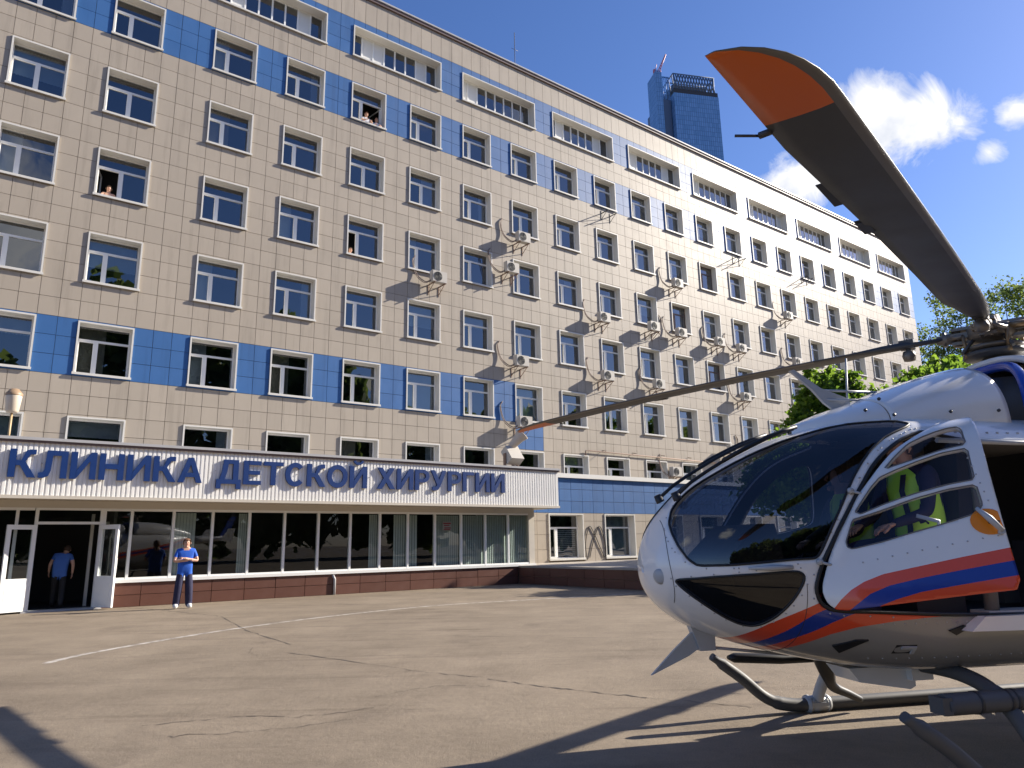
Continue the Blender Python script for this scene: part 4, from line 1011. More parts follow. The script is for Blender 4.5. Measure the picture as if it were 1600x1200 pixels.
person('doctor in blue scrub top and navy trousers, arms crossed, standing before the entrance windows', p0, FACE + RAD(-6),
       dict(elL=(.275, -.06, 1.17), wrL=(-.07, -.225, 1.245), elR=(-.275, -.06, 1.17), wrR=(.06, -.20, 1.195), face=(-.05, -1, 0), kneeL=(.125, -.015, .50), ankL=(.15, .02, .085), toeL=(.18, -.13, .045), kneeR=(-.125, -.015, .50), ankR=(-.15, .02, .085), toeR=(-.18, -.13, .045)),
       ('scrub', 'navy', 'shoe'), hair='hair_red', legw=1.5, sleeve=.62, handdir=[(-1, .12, .15), (1, .12, .12)], girth=1.3, sc_=1.06)
person('man in blue polo shirt and dark trousers walking in at the door, seen from behind', fac(-.05, 3.7, .035), FACE + RAD(172),
       dict(spine=(.0, -.02, 1.12), chest=(-.04, -.10, 1.30), neck=(-.08, -.17, 1.46), head=(-.11, -.24, 1.555), top=(-.13, -.27, 1.66), shL=(.14, -.09, 1.42), elL=(.25, -.06, 1.16), wrL=(.26, -.16, .95), shR=(-.23, -.09, 1.39), elR=(-.31, -.02, 1.14), wrR=(-.30, -.10, .90),
            kneeL=(.10, -.12, .52), ankL=(.11, -.10, .10), toeL=(.12, -.26, .06), kneeR=(-.10, .06, .50), ankR=(-.11, .26, .12), toeR=(-.12, .14, .045), face=(-.3, -1, -.2)),
       ('polo', 'black_cloth', 'black_cloth'), hair='hair', legw=1.2, sleeve=.5, girth=1.35)
def looker(label, u, w, z, top, hair, rz=0):
    person(label, fac(u, w, z - 1.62), FACE + RAD(rz), dict(elL=(.24, -.16, 1.2), wrL=(.12, -.32, 1.18), elR=(-.24, -.16, 1.2), wrR=(-.12, -.32, 1.2), head=(0, -.06, 1.61), top=(0, -.055, 1.715)), (top, 'navy', 'shoe'), hair=hair, sleeve=.5, group='people watching from clinic windows')
looker('person in pink leaning at the open window of the fourth row, far left', .50, -.36, 14.50, 'skin', 'hair')
looker('pale-topped person at the left of the open upper window in the blue band', 10.50, -.22, 21.20, 'coat_white', 'hair_red')
looker('dark-haired person at the right of the open upper window in the blue band', 11.05, -.26, 21.14, 'coat_white', 'hair', -15)
looker('dim person low behind the open half of a fourth-row window beside a cloud reflection', 9.98, -.36, 14.38, 'coat_white', 'hair')
# ================================================================ helicopter
HR = RAD(192)
heli = thing('helicopter', 'white rescue helicopter with red and blue stripes, cockpit door swung open, parked in the yard', 'helicopter', (4.48, 6.24, 0), HR)
def paint(name, stripe=False):
    mt, t, b = new_mat(name); white = (.80, .785, .76); tcn = t.nodes.new('ShaderNodeTexCoord')
    b.inputs['Roughness'].default_value = .28; b.inputs['Coat Weight'].default_value = .6; b.inputs['Coat Roughness'].default_value = .05
    n = N(t, 'ShaderNodeTexNoise', inp={'Scale': 3.0, 'Detail': 6.0, 'Roughness': .65}); t.links.new(tcn.outputs['Object'], n.inputs['Vector'])
    wv = t.nodes.new('ShaderNodeHueSaturation'); wv.inputs['Color'].default_value = rgb(white); t.links.new(M('ADD', M('MULTIPLY', n.outputs[0], .10, t), .95, t), wv.inputs['Value'])
    cur = wv.outputs[0]
    if stripe:
        for nm, col in (('d0', (.74, .075, .020)), ('d1', (.012, .04, .28)), ('d2', (.74, .075, .020)), ('d3', (.30, .29, .27))):
            a = t.nodes.new('ShaderNodeAttribute'); a.attribute_name = nm
            mx_ = N(t, 'ShaderNodeMix', data_type='RGBA'); t.links.new(cur, mx_.inputs[6]); mx_.inputs[7].default_value = rgb(col)
            t.links.new(M('LESS_THAN', a.outputs['Fac'], 0.0, t), mx_.inputs[0]); cur = mx_.outputs[2]
    t.links.new(cur, b.inputs['Base Color'])
    return mt
MT['heli'] = paint('heli_paint'); MT['heli_s'] = paint('heli_paint_striped', True)
MT['cabin'] = mat('cabin_lining', (.05, .05, .055), .8, .1, 4); MT['cabin_grey'] = mat('cabin_trim', (.16, .15, .14), .7, .1, 4)
MT['wshield'] = glass('cockpit_glass', (.30, .33, .40), 1.58, 0, 1, 1.25); MT['chinglass'] = glass('chin_glass', (.10, .10, .11), 1.5, 0, 1, .8); MT['doorglass'] = glass('door_glass', (.78, .80, .86), 1.45, 0, 1, .9)
MT['rubber'] = mat('black_rubber', (.012, .012, .013), .5); MT['blade'] = mat('blade_grey', (.040, .040, .042), .5, .08, 3, dirt=.15); MT['blade_edge'] = mat('blade_edge_metal', (.10, .095, .09), .4, .1, 6); MT['orange'] = mat('blade_orange', (.50, .105, .010), .4, .05, 3)
MT['hubm'] = mat('hub_metal', (.16, .14, .115), .45, .2, 9, metal=.4, dirt=.3); MT['hubd'] = mat('hub_dark', (.06, .058, .055), .5, .2, 9); MT['gold'] = mat('hub_gold', (.22, .15, .08), .4, .15, 9, metal=.4)
MT['skid'] = mat('skid_grey', (.085, .085, .085), .6, .12, 6, dirt=.2); MT['hblue'] = mat('heli_blue', (.015, .07, .42), .25, .04, 3, coat=.5); MT['steelw'] = mat('grey_alloy', (.42, .43, .44), .35, .1, 8)
MT['seat'] = mat('seat_cloth', (.03, .03, .035), .85, .15, 12); MT['oransign'] = mat('orange_patch', (.80, .24, .01), .4)

ST = np.array([[3.62, 1.32, 1.38, .02, 1.35, 2, 2], [3.58, 1.19, 1.53, .20, 1.35, 2, 2], [3.50, 1.08, 1.68, .35, 1.35, 2.05, 2], [3.40, 1.00, 1.80, .46, 1.34, 2.1, 2.05],
 [3.25, .915, 1.93, .575, 1.33, 2.15, 2.1], [3.05, .84, 2.05, .675, 1.32, 2.2, 2.2], [2.80, .765, 2.18, .755, 1.31, 2.3, 2.3], [2.45, .685, 2.325, .825, 1.30, 2.6, 2.5], [2.05, .62, 2.425, .86, 1.30, 3.2, 2.8],
 [1.65, .59, 2.455, .87, 1.30, 3.8, 3.0], [1.2, .58, 2.46, .87, 1.30, 4.0, 3.0], [-1.2, .58, 2.46, .87, 1.30, 4.0, 3.0], [-2.0, .66, 2.44, .80, 1.35, 3.6, 2.8], [-2.7, .95, 2.42, .55, 1.6, 3., 2.5], [-3.2, 1.4, 2.38, .33, 1.85, 2.5, 2.2], [-3.6, 1.72, 2.36, .26, 2.05, 2, 2]])
_xs = ST[::-1, 0]
def pch(x, xs, ys):
    h = np.diff(xs); dl = np.diff(ys) / h; m_ = np.zeros(len(xs))
    for i in range(1, len(xs) - 1):
        if dl[i - 1] * dl[i] > 0:
            w1 = 2 * h[i] + h[i - 1]; w2 = h[i] + 2 * h[i - 1]; m_[i] = (w1 + w2) / (w1 / dl[i - 1] + w2 / dl[i])
    m_[0] = dl[0]; m_[-1] = dl[-1]
    x = min(max(x, xs[0]), xs[-1]); i = min(max(int(np.searchsorted(xs, x)) - 1, 0), len(xs) - 2); t = (x - xs[i]) / h[i]
    return (2 * t ** 3 - 3 * t ** 2 + 1) * ys[i] + (t ** 3 - 2 * t ** 2 + t) * h[i] * m_[i] + (-2 * t ** 3 + 3 * t ** 2) * ys[i + 1] + (t ** 3 - t ** 2) * h[i] * m_[i + 1]
_TH = np.linspace(0, 1, 160) ** 1.0
_cache = {}
def section(X):
    k = round(float(X), 5)
    if k in _cache: return _cache[k]
    zb, zt, w, zw, nu, nl = [float(pch(X, _xs, ST[::-1, i])) for i in range(1, 7)]
    out_ = []
    for n_, hh in ((nu, zt - zw), (nl, zw - zb)):
        # dense samples near both ends of the quarter, then arc length
        th = np.concatenate([(PI / 4) * np.linspace(0, 1, 120) ** 3, PI / 2 - (PI / 4) * np.linspace(1, 0, 120)[1:] ** 3])
        y = w * np.cos(th).clip(0) ** (2 / n_); z = hh * np.sin(th).clip(0) ** (2 / n_)
        s = np.concatenate([[0], np.cumsum(np.hypot(np.diff(y), np.diff(z)))]); out_.append((th, y, z, s / s[-1]))
    _cache[k] = (zw, out_); return _cache[k]
def surf(X, f):
    zw, (up, lo) = section(X)
    if f >= 0: return np.array([X, np.interp(f, up[3], up[1]), zw + np.interp(f, up[3], up[2])])
    return np.array([X, np.interp(-f, lo[3], lo[1]), zw - np.interp(-f, lo[3], lo[2])])
def f_of(X, deg):
    zw, (up, lo) = section(X); a = abs(RAD(deg)); q = up if deg >= 0 else lo
    v = float(np.interp(a, q[0], q[3])); return v if deg >= 0 else -v
def f_of_z(X, z):
    zw, (up, lo) = section(X)
    return float(np.interp(z - zw, up[2], up[3])) if z >= zw else -float(np.interp(zw - z, lo[2], lo[3]))
FS = 1.25
def chaikin(P, k=2, q=.78):
    P = [np.array(p, float) for p in P]
    for _ in range(k):
        o = []
        for i in range(len(P)):
            a, b_ = P[i], P[(i + 1) % len(P)]; o += [q * a + (1 - q) * b_, (1 - q) * a + q * b_]
        P = o
    return np.array(P)
def poly_xf(pts, k=2, q=.78): return chaikin([(x, f_of(x, d) * FS) for x, d in pts], k, q)
def inside(P, x, y):
    x = np.asarray(x); y = np.asarray(y); r = np.zeros(x.shape, bool); n = len(P); j = n - 1
    for i in range(n):
        xi, yi = P[i]; xj, yj = P[j]; c = ((yi > y) != (yj > y)); d = (yj - yi) if abs(yj - yi) > 1e-12 else 1e-12
        r ^= c & (x < (xj - xi) * (y - yi) / d + xi); j = i
    return r
def nearest(P, q):
    A = P; B = np.roll(P, -1, 0); d = B - A; t = (((q - A) * d).sum(1) / (d * d).sum(1).clip(1e-12)).clip(0, 1); c = A + d * t[:, None]; e = ((c - q) ** 2).sum(1); i = int(e.argmin()); return c[i]
WIND = [(3.474, 62), (3.489, 43.9), (3.481, 24.8), (3.447, 10.0), (3.402, 4.1), (3.231, 4.0), (3.046, 4.7), (2.848, 5.1), (2.759, 4.9), (2.714, 4.8), (2.687, 5.5), (2.662, 7.0), (2.561, 15.0), (2.426, 24.6), (2.342, 30.5), (2.245, 36.2), (2.136, 41.8), (2.0, 47.7), (1.888, 51.2), (1.78, 54.5), (1.70, 59), (1.76, 66), (2.0, 71), (2.276, 74), (2.515, 76), (2.752, 78), (2.94, 79), (3.129, 80), (3.245, 80), (3.356, 79), (3.42, 75)]
CHIN = [(3.518, -14.8), (3.373, -5.5), (3.201, -1.4), (3.014, 0.3), (2.837, 1.1), (2.795, 0.2), (2.795, -2.3), (2.845, -11.3), (2.903, -21.4), (2.956, -31.0), (3.011, -39.7), (3.055, -44.3), (3.128, -46.0), (3.232, -42.4), (3.334, -36.4), (3.427, -29.8), (3.488, -23.2)]
OPEN = [(2.652, 4.5), (2.697, .5), (2.724, -4.6), (2.718, -9.9), (2.688, -15.6), (2.61, -18.5), (2.3, -15.5), (1.9, -14), (1.4, -14), (.8, -14), (.2, -14), (-.15, -13), (-.2, -8), (-.2, 10), (-.2, 34), (-.1, 38), (.6, 38), (1.3, 38), (1.5, 42), (1.68, 49), (1.776, 46.8), (1.898, 43.8), (2.024, 39.2), (2.125, 35.2), (2.2, 31.7), (2.293, 26.4), (2.391, 21.3), (2.529, 13.1)]
SDOOR = [(2.40, 7), (2.0, 6), (1.62, 6), (1.58, 10), (1.60, 30), (1.66, 40), (1.80, 40), (2.0, 34), (2.2, 25), (2.36, 14)]
SREAR = [(1.2, 8), (.45, 8), (.40, 12), (.42, 30), (.5, 33), (1.15, 33), (1.25, 28), (1.26, 12)]
PREAR = [(-.45, 8), (-1.1, 8), (-1.16, 12), (-1.14, 28), (-1.05, 32), (-.5, 32), (-.42, 28), (-.41, 12)]
DOOR = [(2.674, -.1), (2.698, -4.3), (2.705, -9.1), (2.686, -14.7), (2.63, -18.7), (2.411, -15.3), (2.154, -11.7), (1.894, -9), (1.722, -7.8), (1.587, -7.3), (1.574, .4), (1.558, 5.3), (1.527, 19.5), (1.452, 50.8), (1.43, 62), (1.556, 60.8), (1.75, 49.5), (1.879, 43.9), (2.023, 38.5), (2.148, 31.9), (2.274, 25.6), (2.346, 22.5), (2.442, 16.1), (2.53, 10.8), (2.611, 5.1)]
PT = [(2.14, 28.8), (2.044, 33.7), (1.927, 39.6), (1.823, 42.0), (1.73, 43.9), (1.64, 45.5), (1.583, 45.4), (1.567, 42.4), (1.594, 29.7), (1.756, 29.2), (1.927, 28.6)]
PM = [(2.393, 16.5), (2.341, 19.1), (2.255, 23.2), (2.181, 25.9), (2.066, 26.4), (1.936, 26.9), (1.765, 27.4), (1.599, 27.3), (1.634, 13.3), (1.803, 13.7), (2.006, 14.4), (2.214, 14.8), (2.363, 14.9)]
PLO = [(2.496, 7.8), (2.422, 14.1), (2.368, 13.8), (2.225, 13.0), (2.017, 12.8), (1.814, 12.2), (1.638, 11.6), (1.644, 6.3), (1.686, 4.8), (1.88, 4.4), (2.079, 4.5), (2.279, 4.6), (2.47, 5.1), (2.497, 6.0)]
def curve(pts):
    p = sorted(pts); xs = np.array([a for a, _ in p]); ys = np.array([b_ for _, b_ in p])
    def g_(x):
        if x > xs[-1]: return ys[-1] + (x - xs[-1]) * (ys[-1] - ys[-2]) / (xs[-1] - xs[-2])
        return float(np.interp(x, xs, ys))
    return g_
B0 = curve([(-3.6, 2.3), (-2.0, 1.95), (-.2, 1.62), (1.6, 1.38), (2.3, 1.27), (2.665, 1.148), (2.779, 1.096), (2.884, 1.045), (2.976, .991), (3.043, .926), (3.15, .80)])
B1 = curve([(-3.6, 2.2), (-2.0, 1.85), (-.2, 1.54), (1.6, 1.29), (2.3, 1.19), (2.661, 1.088), (2.716, 1.061), (2.766, 1.026), (2.849, .947), (2.898, .902), (2.934, .862), (3.0, .78)])
B2 = curve([(-3.6, 2.08), (-2.0, 1.72), (-.2, 1.44), (1.6, 1.19), (2.3, 1.10), (2.495, 1.052), (2.606, 1.0), (2.684, .949), (2.743, .914), (2.807, .872), (2.835, .846), (2.93, .73)])
B3 = curve([(-3.6, 2.0), (-2.0, 1.65), (-.2, 1.36), (1.2, 1.12), (1.55, 1.04), (1.727, 1.032), (1.965, 1.019), (2.192, 1.003), (2.439, .968), (2.581, .924), (2.653, .882), (2.718, .838), (2.751, .805), (2.85, .69)])
D0 = curve([(2.715, 1.041), (2.671, 1.084), (2.603, 1.149), (2.537, 1.197), (2.452, 1.239), (2.331, 1.275), (2.1, 1.305), (1.871, 1.336), (1.57, 1.373)])
D1 = curve([(2.642, 1.026), (2.559, 1.083), (2.432, 1.162), (2.312, 1.201), (2.12, 1.23), (1.894, 1.257), (1.568, 1.293)])
D2 = curve([(2.474, 1.038), (2.392, 1.085), (2.295, 1.114), (2.142, 1.146), (1.919, 1.169), (1.572, 1.203)])
def skin_patch(Xs, fs, regions, keep=None, side=1):
    """grid over the hull surface; regions = [(name, polygon)]. Returns dict name -> (verts, faces); outlines snapped to the polygons"""
    nx, nf = len(Xs), len(fs); XF = np.array([[(x, f * FS) for f in fs] for x in Xs])          # (nx, nf, 2)
    cen = .25 * (XF[:-1, :-1] + XF[1:, :-1] + XF[:-1, 1:] + XF[1:, 1:]); lab = np.zeros(cen.shape[:2], int)
    for i, (nm, P) in enumerate(regions):
        ins = inside(P, cen[..., 0], cen[..., 1]) & (lab == 0); lab[ins] = i + 1
    if keep is not None: lab[~inside(keep, cen[..., 0], cen[..., 1])] = -1
    polys = [P for _, P in regions]
    for i in range(1, nx - 1):
        for j in range(1, nf - 1):
            q = {lab[i - 1, j - 1], lab[i, j - 1], lab[i - 1, j], lab[i, j]}
            if len(q) > 1:
                k = max(q)
                P = keep if -1 in q and keep is not None else polys[k - 1]
                c = nearest(P, XF[i, j]); 
                if np.hypot(*(c - XF[i, j])) < .06: XF[i, j] = c
    V = np.array([[surf(XF[i, j, 0], max(-1, min(1, XF[i, j, 1] / FS))) for j in range(nf)] for i in range(nx)])
    V[..., 1] *= side; V = V.reshape(-1, 3); res = {}
    for k, nm in [(0, 'skin')] + [(i + 1, n_) for i, (n_, _) in enumerate(regions)]:
        fl = []; used = {}; vs = []
        for i, j in zip(*np.where(lab == k)):
            q = [i * nf + j, i * nf + j + 1, (i + 1) * nf + j + 1, (i + 1) * nf + j]
            if side < 0: q.reverse()
            for a in q:
                if a not in used: used[a] = len(vs); vs.append(V[a])
            fl.append(tuple(used[a] for a in q))
        res[nm] = (np.array(vs) if vs else np.zeros((0, 3)), fl)
    return res
def attr(me, curves):
    co = [v.co for v in me.vertices]
    for nm, g_ in zip(('d0', 'd1', 'd2', 'd3'), curves):
        a = me.attributes.new(nm, 'FLOAT', 'POINT'); a.data.foreach_set('value', [c.z - g_(c.x) if g_ else 1.0 for c in co])
def meshobj(name, v, f, mats, parent):
    me = bpy.data.meshes.new(name); me.from_pydata([tuple(p) for p in v], [], f)
    for q in mats: me.materials.append(q)
    me.polygons.foreach_set('use_smooth', [True] * len(f)); me.update(); return link(name, me, parent)
XsB = np.concatenate([3.62 - .22 * np.linspace(0, 1, 16) ** 2, np.linspace(3.38, 1.0, 118), np.linspace(.96, -3.6, 62)])
fsB = np.linspace(-1, 1, 96)
pw, pc, po = poly_xf(WIND, 2, .85), poly_xf(CHIN), poly_xf(OPEN, 1); ps, pr, pp = poly_xf(SDOOR), poly_xf(SREAR), poly_xf(PREAR)
port = skin_patch(XsB, fsB, [('windshield', pw), ('chin_window', pc), ('opening', po), ('rear_window', pp)], None, 1)
star = skin_patch(XsB, fsB, [('windshield', pw), ('chin_window', pc), ('door_window', ps)], None, -1)
v = np.concatenate([port['skin'][0], star['skin'][0]]); o_ = len(port['skin'][0]); f = port['skin'][1] + [tuple(i + o_ for i in q) for q in star['skin'][1]]
body = meshobj('fuselage', v, f, [MT['heli_s'], MT['cabin']], heli)
bm = bmesh.new(); bm.from_mesh(body.data); bmesh.ops.remove_doubles(bm, verts=bm.verts, dist=.0006); bmesh.ops.recalc_face_normals(bm, faces=bm.faces); bm.to_mesh(body.data); bm.free()
attr(body.data, (B0, B1, B2, B3))
sm_ = body.modifiers.new('shell', 'SOLIDIFY'); sm_.thickness = .03; sm_.offset = -1; sm_.material_offset = 1; sm_.material_offset_rim = 0
if body.data.polygons[0].normal.dot(body.data.polygons[0].center - Vector((1, 0, 1.4))) < 0: body.data.flip_normals()
def seal(P, side, r, parent, name='seal', m_='rubber'):
    mb = MB(); pts = []
    for x, f_ in P:
        p = surf(x, f_ / FS); p[1] *= side; pts.append(p)
    pts.append(pts[0]); pts.append(pts[1]); mb.tube(pts, r, 6, 0, False); return mb.build(name, MT[m_], parent)
for d, side in ((port, 1), (star, -1)):
    for nm, P, lb in (('windshield', pw, 'wshield'), ('chin_window', pc, 'chinglass'), ('door_window', ps, 'doorglass'), ('cabin_window', pr, 'doorglass'), ('rear_window', pp, 'wshield')):
        if nm in d and len(d[nm][1]):
            g_ = meshobj(nm, d[nm][0], d[nm][1], [MT[lb]], heli)
            seal(P, side, .009, g_)
seal(po, 1, .014, heli, 'door_seal')
# cabin: floor, bulkhead, console, seats
b = MB(); b.box(-1.3, 2.15, -.74, .74, .93, .98); b.box(2.152, 2.72, -.52, .52, .931, .979); b.box(-1.32, -1.26, -.74, .74, .98, 2.22); b.box(-1.25, 1.6, -.56, .56, 2.33, 2.37)
b.build('cabin_floor', MT['cabin'], heli)
for sy in (.80, -.80):
    b = MB(); b.tube([(1.42, sy, .98), (1.38, sy, 1.7), (1.30, sy * .92, 2.25)], .045, 8); b.build('door_post', MT['cabin_grey'], heli)
b = MB(); b.box(.2, 1.2, -.56, .56, 2.22, 2.32); b.build('cabin_trim', MT['cabin_grey'], heli)
b = MB(); b.box(-.9, .3, -.7, -.2, .98, 1.42); b.build('stretcher_bench', MT['cabin_grey'], heli)
b = MB(); b.box(.2, .5, .15, .55, .98, 1.5); b.obox((.18, .35, 1.75), (1, 0, .1), (0, 1, 0), (-.1, 0, 1), .05, .2, .3); b.build('seat', MT['seat'], heli)
b = MB(); b.prism([(2.35, .98), (2.95, .98), (3.02, 1.42), (2.75, 1.66), (2.62, 1.66), (2.55, 1.30), (2.30, 1.22)], lambda x, z, d: (x, d, z), -.52, .18); b.tube([(2.35, 0, 1.2), (2.2, 0, 1.25)], .12, 8)
b.tube(smooth_path([(2.05, .42, .98), (2.1, .42, 1.2), (2.0, .42, 1.42)], 4), .018, 6); b.tube(smooth_path([(2.05, -.42, .98), (2.1, -.42, 1.2), (2.0, -.42, 1.42)], 4), .018, 6)
b.build('instrument_panel', MT['dark'], heli, fix=True)
for sy in (.42, -.42):
    b = MB(); b.box(1.42, 1.92, sy - .23, sy + .23, 1.22, 1.34); b.obox((1.36, sy, 1.72), (1, 0, .12), (0, 1, 0), (-.12, 0, 1), .06, .23, .42); b.obox((1.28, sy, 2.16), (1, 0, .12), (0, 1, 0), (-.12, 0, 1), .05, .13, .10); b.box(1.45, 1.85, sy - .2, sy + .2, .98, 1.22)
    b.build('seat', MT['seat'], heli)
# ---- cockpit door, swung open about its leaning hinge line
HA = Vector((2.647, .79, 1.393)); HX = Vector((-.55, -.017, .835)).normalized()
XsD = np.linspace(1.36, 2.76, 120); fsD = np.linspace(-.72, .97, 150)
pd = poly_xf(DOOR, 1); pt, pm_, pl_ = poly_xf(PT, 1, .86), poly_xf(PM, 1, .9), poly_xf(PLO, 1, .88)
dp = skin_patch(XsD, fsD, [('t', pt), ('m', pm_), ('l', pl_)], pd, 1)
DMAT = Matrix.Translation(HA) @ Matrix.Rotation(RAD(-30), 4, HX) @ Matrix.Translation(-HA)
door = meshobj('door', dp['skin'][0], dp['skin'][1], [MT['heli_s']], heli); attr(door.data, (D0, D1, D2, None))
bm = bmesh.new(); bm.from_mesh(door.data); bmesh.ops.recalc_face_normals(bm, faces=bm.faces); bm.to_mesh(door.data); bm.free()
if sum((p.normal.y for p in door.data.polygons)) < 0: door.data.flip_normals()
sm_ = door.modifiers.new('shell', 'SOLIDIFY'); sm_.thickness = .035; sm_.offset = -1
door.matrix_local = DMAT
for k, P in (('t', pt), ('m', pm_), ('l', pl_)):
    g_ = meshobj('pane', dp[k][0], dp[k][1], [MT['doorglass']], door); seal(P, 1, .0045, g_, 'seal', 'cabin_grey')
def onsurf(x, z, off=.0): p = surf(x, f_of_z(x, z)); p[1] += off; return Vector(p)
b = MB(); c0 = (1.645, 1.545)
ring = [onsurf(max(c0[0] + .105 * cos(a), 1.575), c0[1] + .085 * sin(a), .004) for a in np.linspace(0, 2 * PI, 25)[:-1]]; b.add(ring + [onsurf(*c0, .004)], [(k, (k + 1) % 24, 24) for k in range(24)]); b.build('orange_patch', MT['oransign'], door)
b = MB(); h0, h1 = onsurf(1.70, 1.63, .035), onsurf(1.60, 1.47, .04); b.tube([h0, (h0 + h1) / 2 + Vector((0, .012, 0)), h1], [.012, .022, .016], 8); b.tube([h1, h1 - Vector((0, .05, 0))], .018, 8); b.box(1.585, 1.65, .868, .879, 1.53, 1.545, 1); b.build('handle', [MT['steelw'], MT['dark']], door)
b = MB(); h0 = onsurf(1.93, 1.50, -.05); b.tube([h0, h0 + Vector((-.02, .0, .09)), h0 + Vector((.10, 0, .14))], .014, 8); b.build('inner_handle', MT['steelw'], door)
for x, z in ((2.645, 1.395), (2.345, 1.86)):
    q = MB(); p = onsurf(x, z, .008); q.tube([p + Vector((.06, .0, .0)), p + Vector((-.06, .015, -.03))], .010, 7); q.lathe([(0, .012), (.02, .012), (.022, -.01), (0, -.012)], p + Vector((.05, 0, 0)), (0, 1, 0), 10); q.build('hinge', MT['steelw'], heli)
# sill step behind the open door, with a floor strip
b = MB(); b.prism([(1.72, .93), (1.60, 1.02), (-.2, 1.02), (-.2, .90)], lambda x, z, d: (x, d, z), .83, .93); b.build('door_sill', MT['heli'], heli, fix=True)
b = MB(); b.box(-.2, 1.5, .70, .86, 1.0, 1.045); b.build('sill_strip', MT['steelw'], heli)
# ---- engine cowling
CW = np.array([[2.30, .06, 2.43], [2.18, .26, 2.475], [2.0, .40, 2.545], [1.75, .50, 2.625], [1.4, .565, 2.755], [1.12, .60, 2.845], [.7, .635, 2.95], [.2, .66, 3.03], [-.6, .66, 3.05], [-1.6, .60, 2.98], [-2.5, .46, 2.80], [-3.3, .28, 2.58], [-3.6, .2, 2.5]])
def cowl(x0, x1, n, grow=0.0, base=2.36, nt_=40, ex=2.5):
    vs = []; fs = []
    for i in range(n):
        x = x0 + (x1 - x0) * i / (n - 1); w = float(pch(x, CW[::-1, 0], CW[::-1, 1])) + grow; h_ = float(pch(x, CW[::-1, 0], CW[::-1, 2])) + grow - base
        for k in range(nt_):
            a = PI * k / (nt_ - 1); vs.append((x, (w - .03) * math.copysign(abs(cos(a)) ** (2 / ex), cos(a)), base + h_ * abs(sin(a)) ** (2 / ex)))
    for i in range(n - 1):
        for k in range(nt_ - 1): fs.append((i * nt_ + k, (i + 1) * nt_ + k, (i + 1) * nt_ + k + 1, i * nt_ + k + 1))
    return vs, fs
v_, f_ = cowl(2.30, 1.742, 16); meshobj('nose_cowling', v_, f_, [MT['heli']], heli)
v_, f_ = cowl(1.730, .78, 22); cwo = meshobj('engine_cowling', v_, f_, [MT['heli']], heli)
for o in (cwo,):
    s_ = o.modifiers.new('shell', 'SOLIDIFY'); s_.thickness = .02; s_.offset = -1
v_, f_ = cowl(.75, -.4, 10, -.14); meshobj('air_duct', v_, f_, [MT['hubd']], heli)
v_, f_ = cowl(.30, -3.6, 46, .035); rcw = meshobj('rear_cowling', v_, f_, [MT['heli']], heli)
s_ = rcw.modifiers.new('shell', 'SOLIDIFY'); s_.thickness = .05; s_.offset = -1
b = MB(); pts = []
for k in range(40):
    a = PI * k / 39; w = float(pch(.5, CW[::-1, 0], CW[::-1, 1])) + .005; h_ = float(pch(.5, CW[::-1, 0], CW[::-1, 2])) - .035 - 2.36; pts.append((.34 + .30 * abs(cos(a)) ** 1.5, w * math.copysign(abs(cos(a)) ** .8, cos(a)), 2.36 + h_ * abs(sin(a)) ** .8))
b.tube(pts, .042, 10); b.build('intake_lip', MT['hblue'], heli)
b = MB()
for x, y, z in ((1.735, .50, 2.45), (1.735, .36, 2.60), (1.3, .575, 2.47), (.9, .61, 2.48), (1.9, .40, 2.50)): b.lathe([(0, .006), (.012, .005), (.013, -.01)], (x, y + .012, z), (0, 1, .3), 8)
b.build('fastener', MT['dark'], heli)
b = MB()
for x in np.arange(-.2, 1.55, .09): p = surf(x, f_of_z(x, 2.285)); b.box(x - .008, x + .008, p[1] - .004, p[1] + .006, 2.28, 2.292)
b.build('rivet_row', MT['cap'], heli)
b = MB(); b.tube([(1.66, .80, 2.215), (1.0, .815, 2.20), (-.2, .815, 2.20)], .02, 6); b.build('door_rail', MT['steelw'], heli)
# ---- tail
b = MB(); b.tube([(-3.3, 0, 2.06), (-4.5, 0, 2.1), (-5.6, 0, 2.14), (-6.2, 0, 2.2)], [.30, .22, .16, .13], 16); b.build('tail_boom', MT['heli'], heli)
b = MB(); b.prism([(-5.7, 2.15), (-6.3, 2.15), (-6.95, 3.5), (-6.55, 3.5)], lambda x, z, d: (x, d, z), -.05, .05); b.build('tail_fin', MT['hblue'], heli, fix=True)
b = MB(); b.box(-5.6, -5.15, -1.0, 1.0, 2.12, 2.17); b.build('stabilizer', MT['heli'], heli)
for sy in (-1, 1):
    b = MB(); b.prism([(-5.0, 2.0), (-5.9, 1.9), (-6.1, 2.75), (-5.6, 2.75)], lambda x, z, d: (x, d, z), sy * 1.0 - .025, sy * 1.0 + .025); b.build('end_plate', MT['heli'], heli, fix=True)
b = MB(); b.obox((-6.7, .18, 3.3), (1, 0, .5), (0, 1, 0), (-.5, 0, 1), .09, .012, .95); b.tube([(-6.7, .02, 3.3), (-6.7, .2, 3.3)], .07, 10); b.build('tail_rotor', MT['blade'], heli)
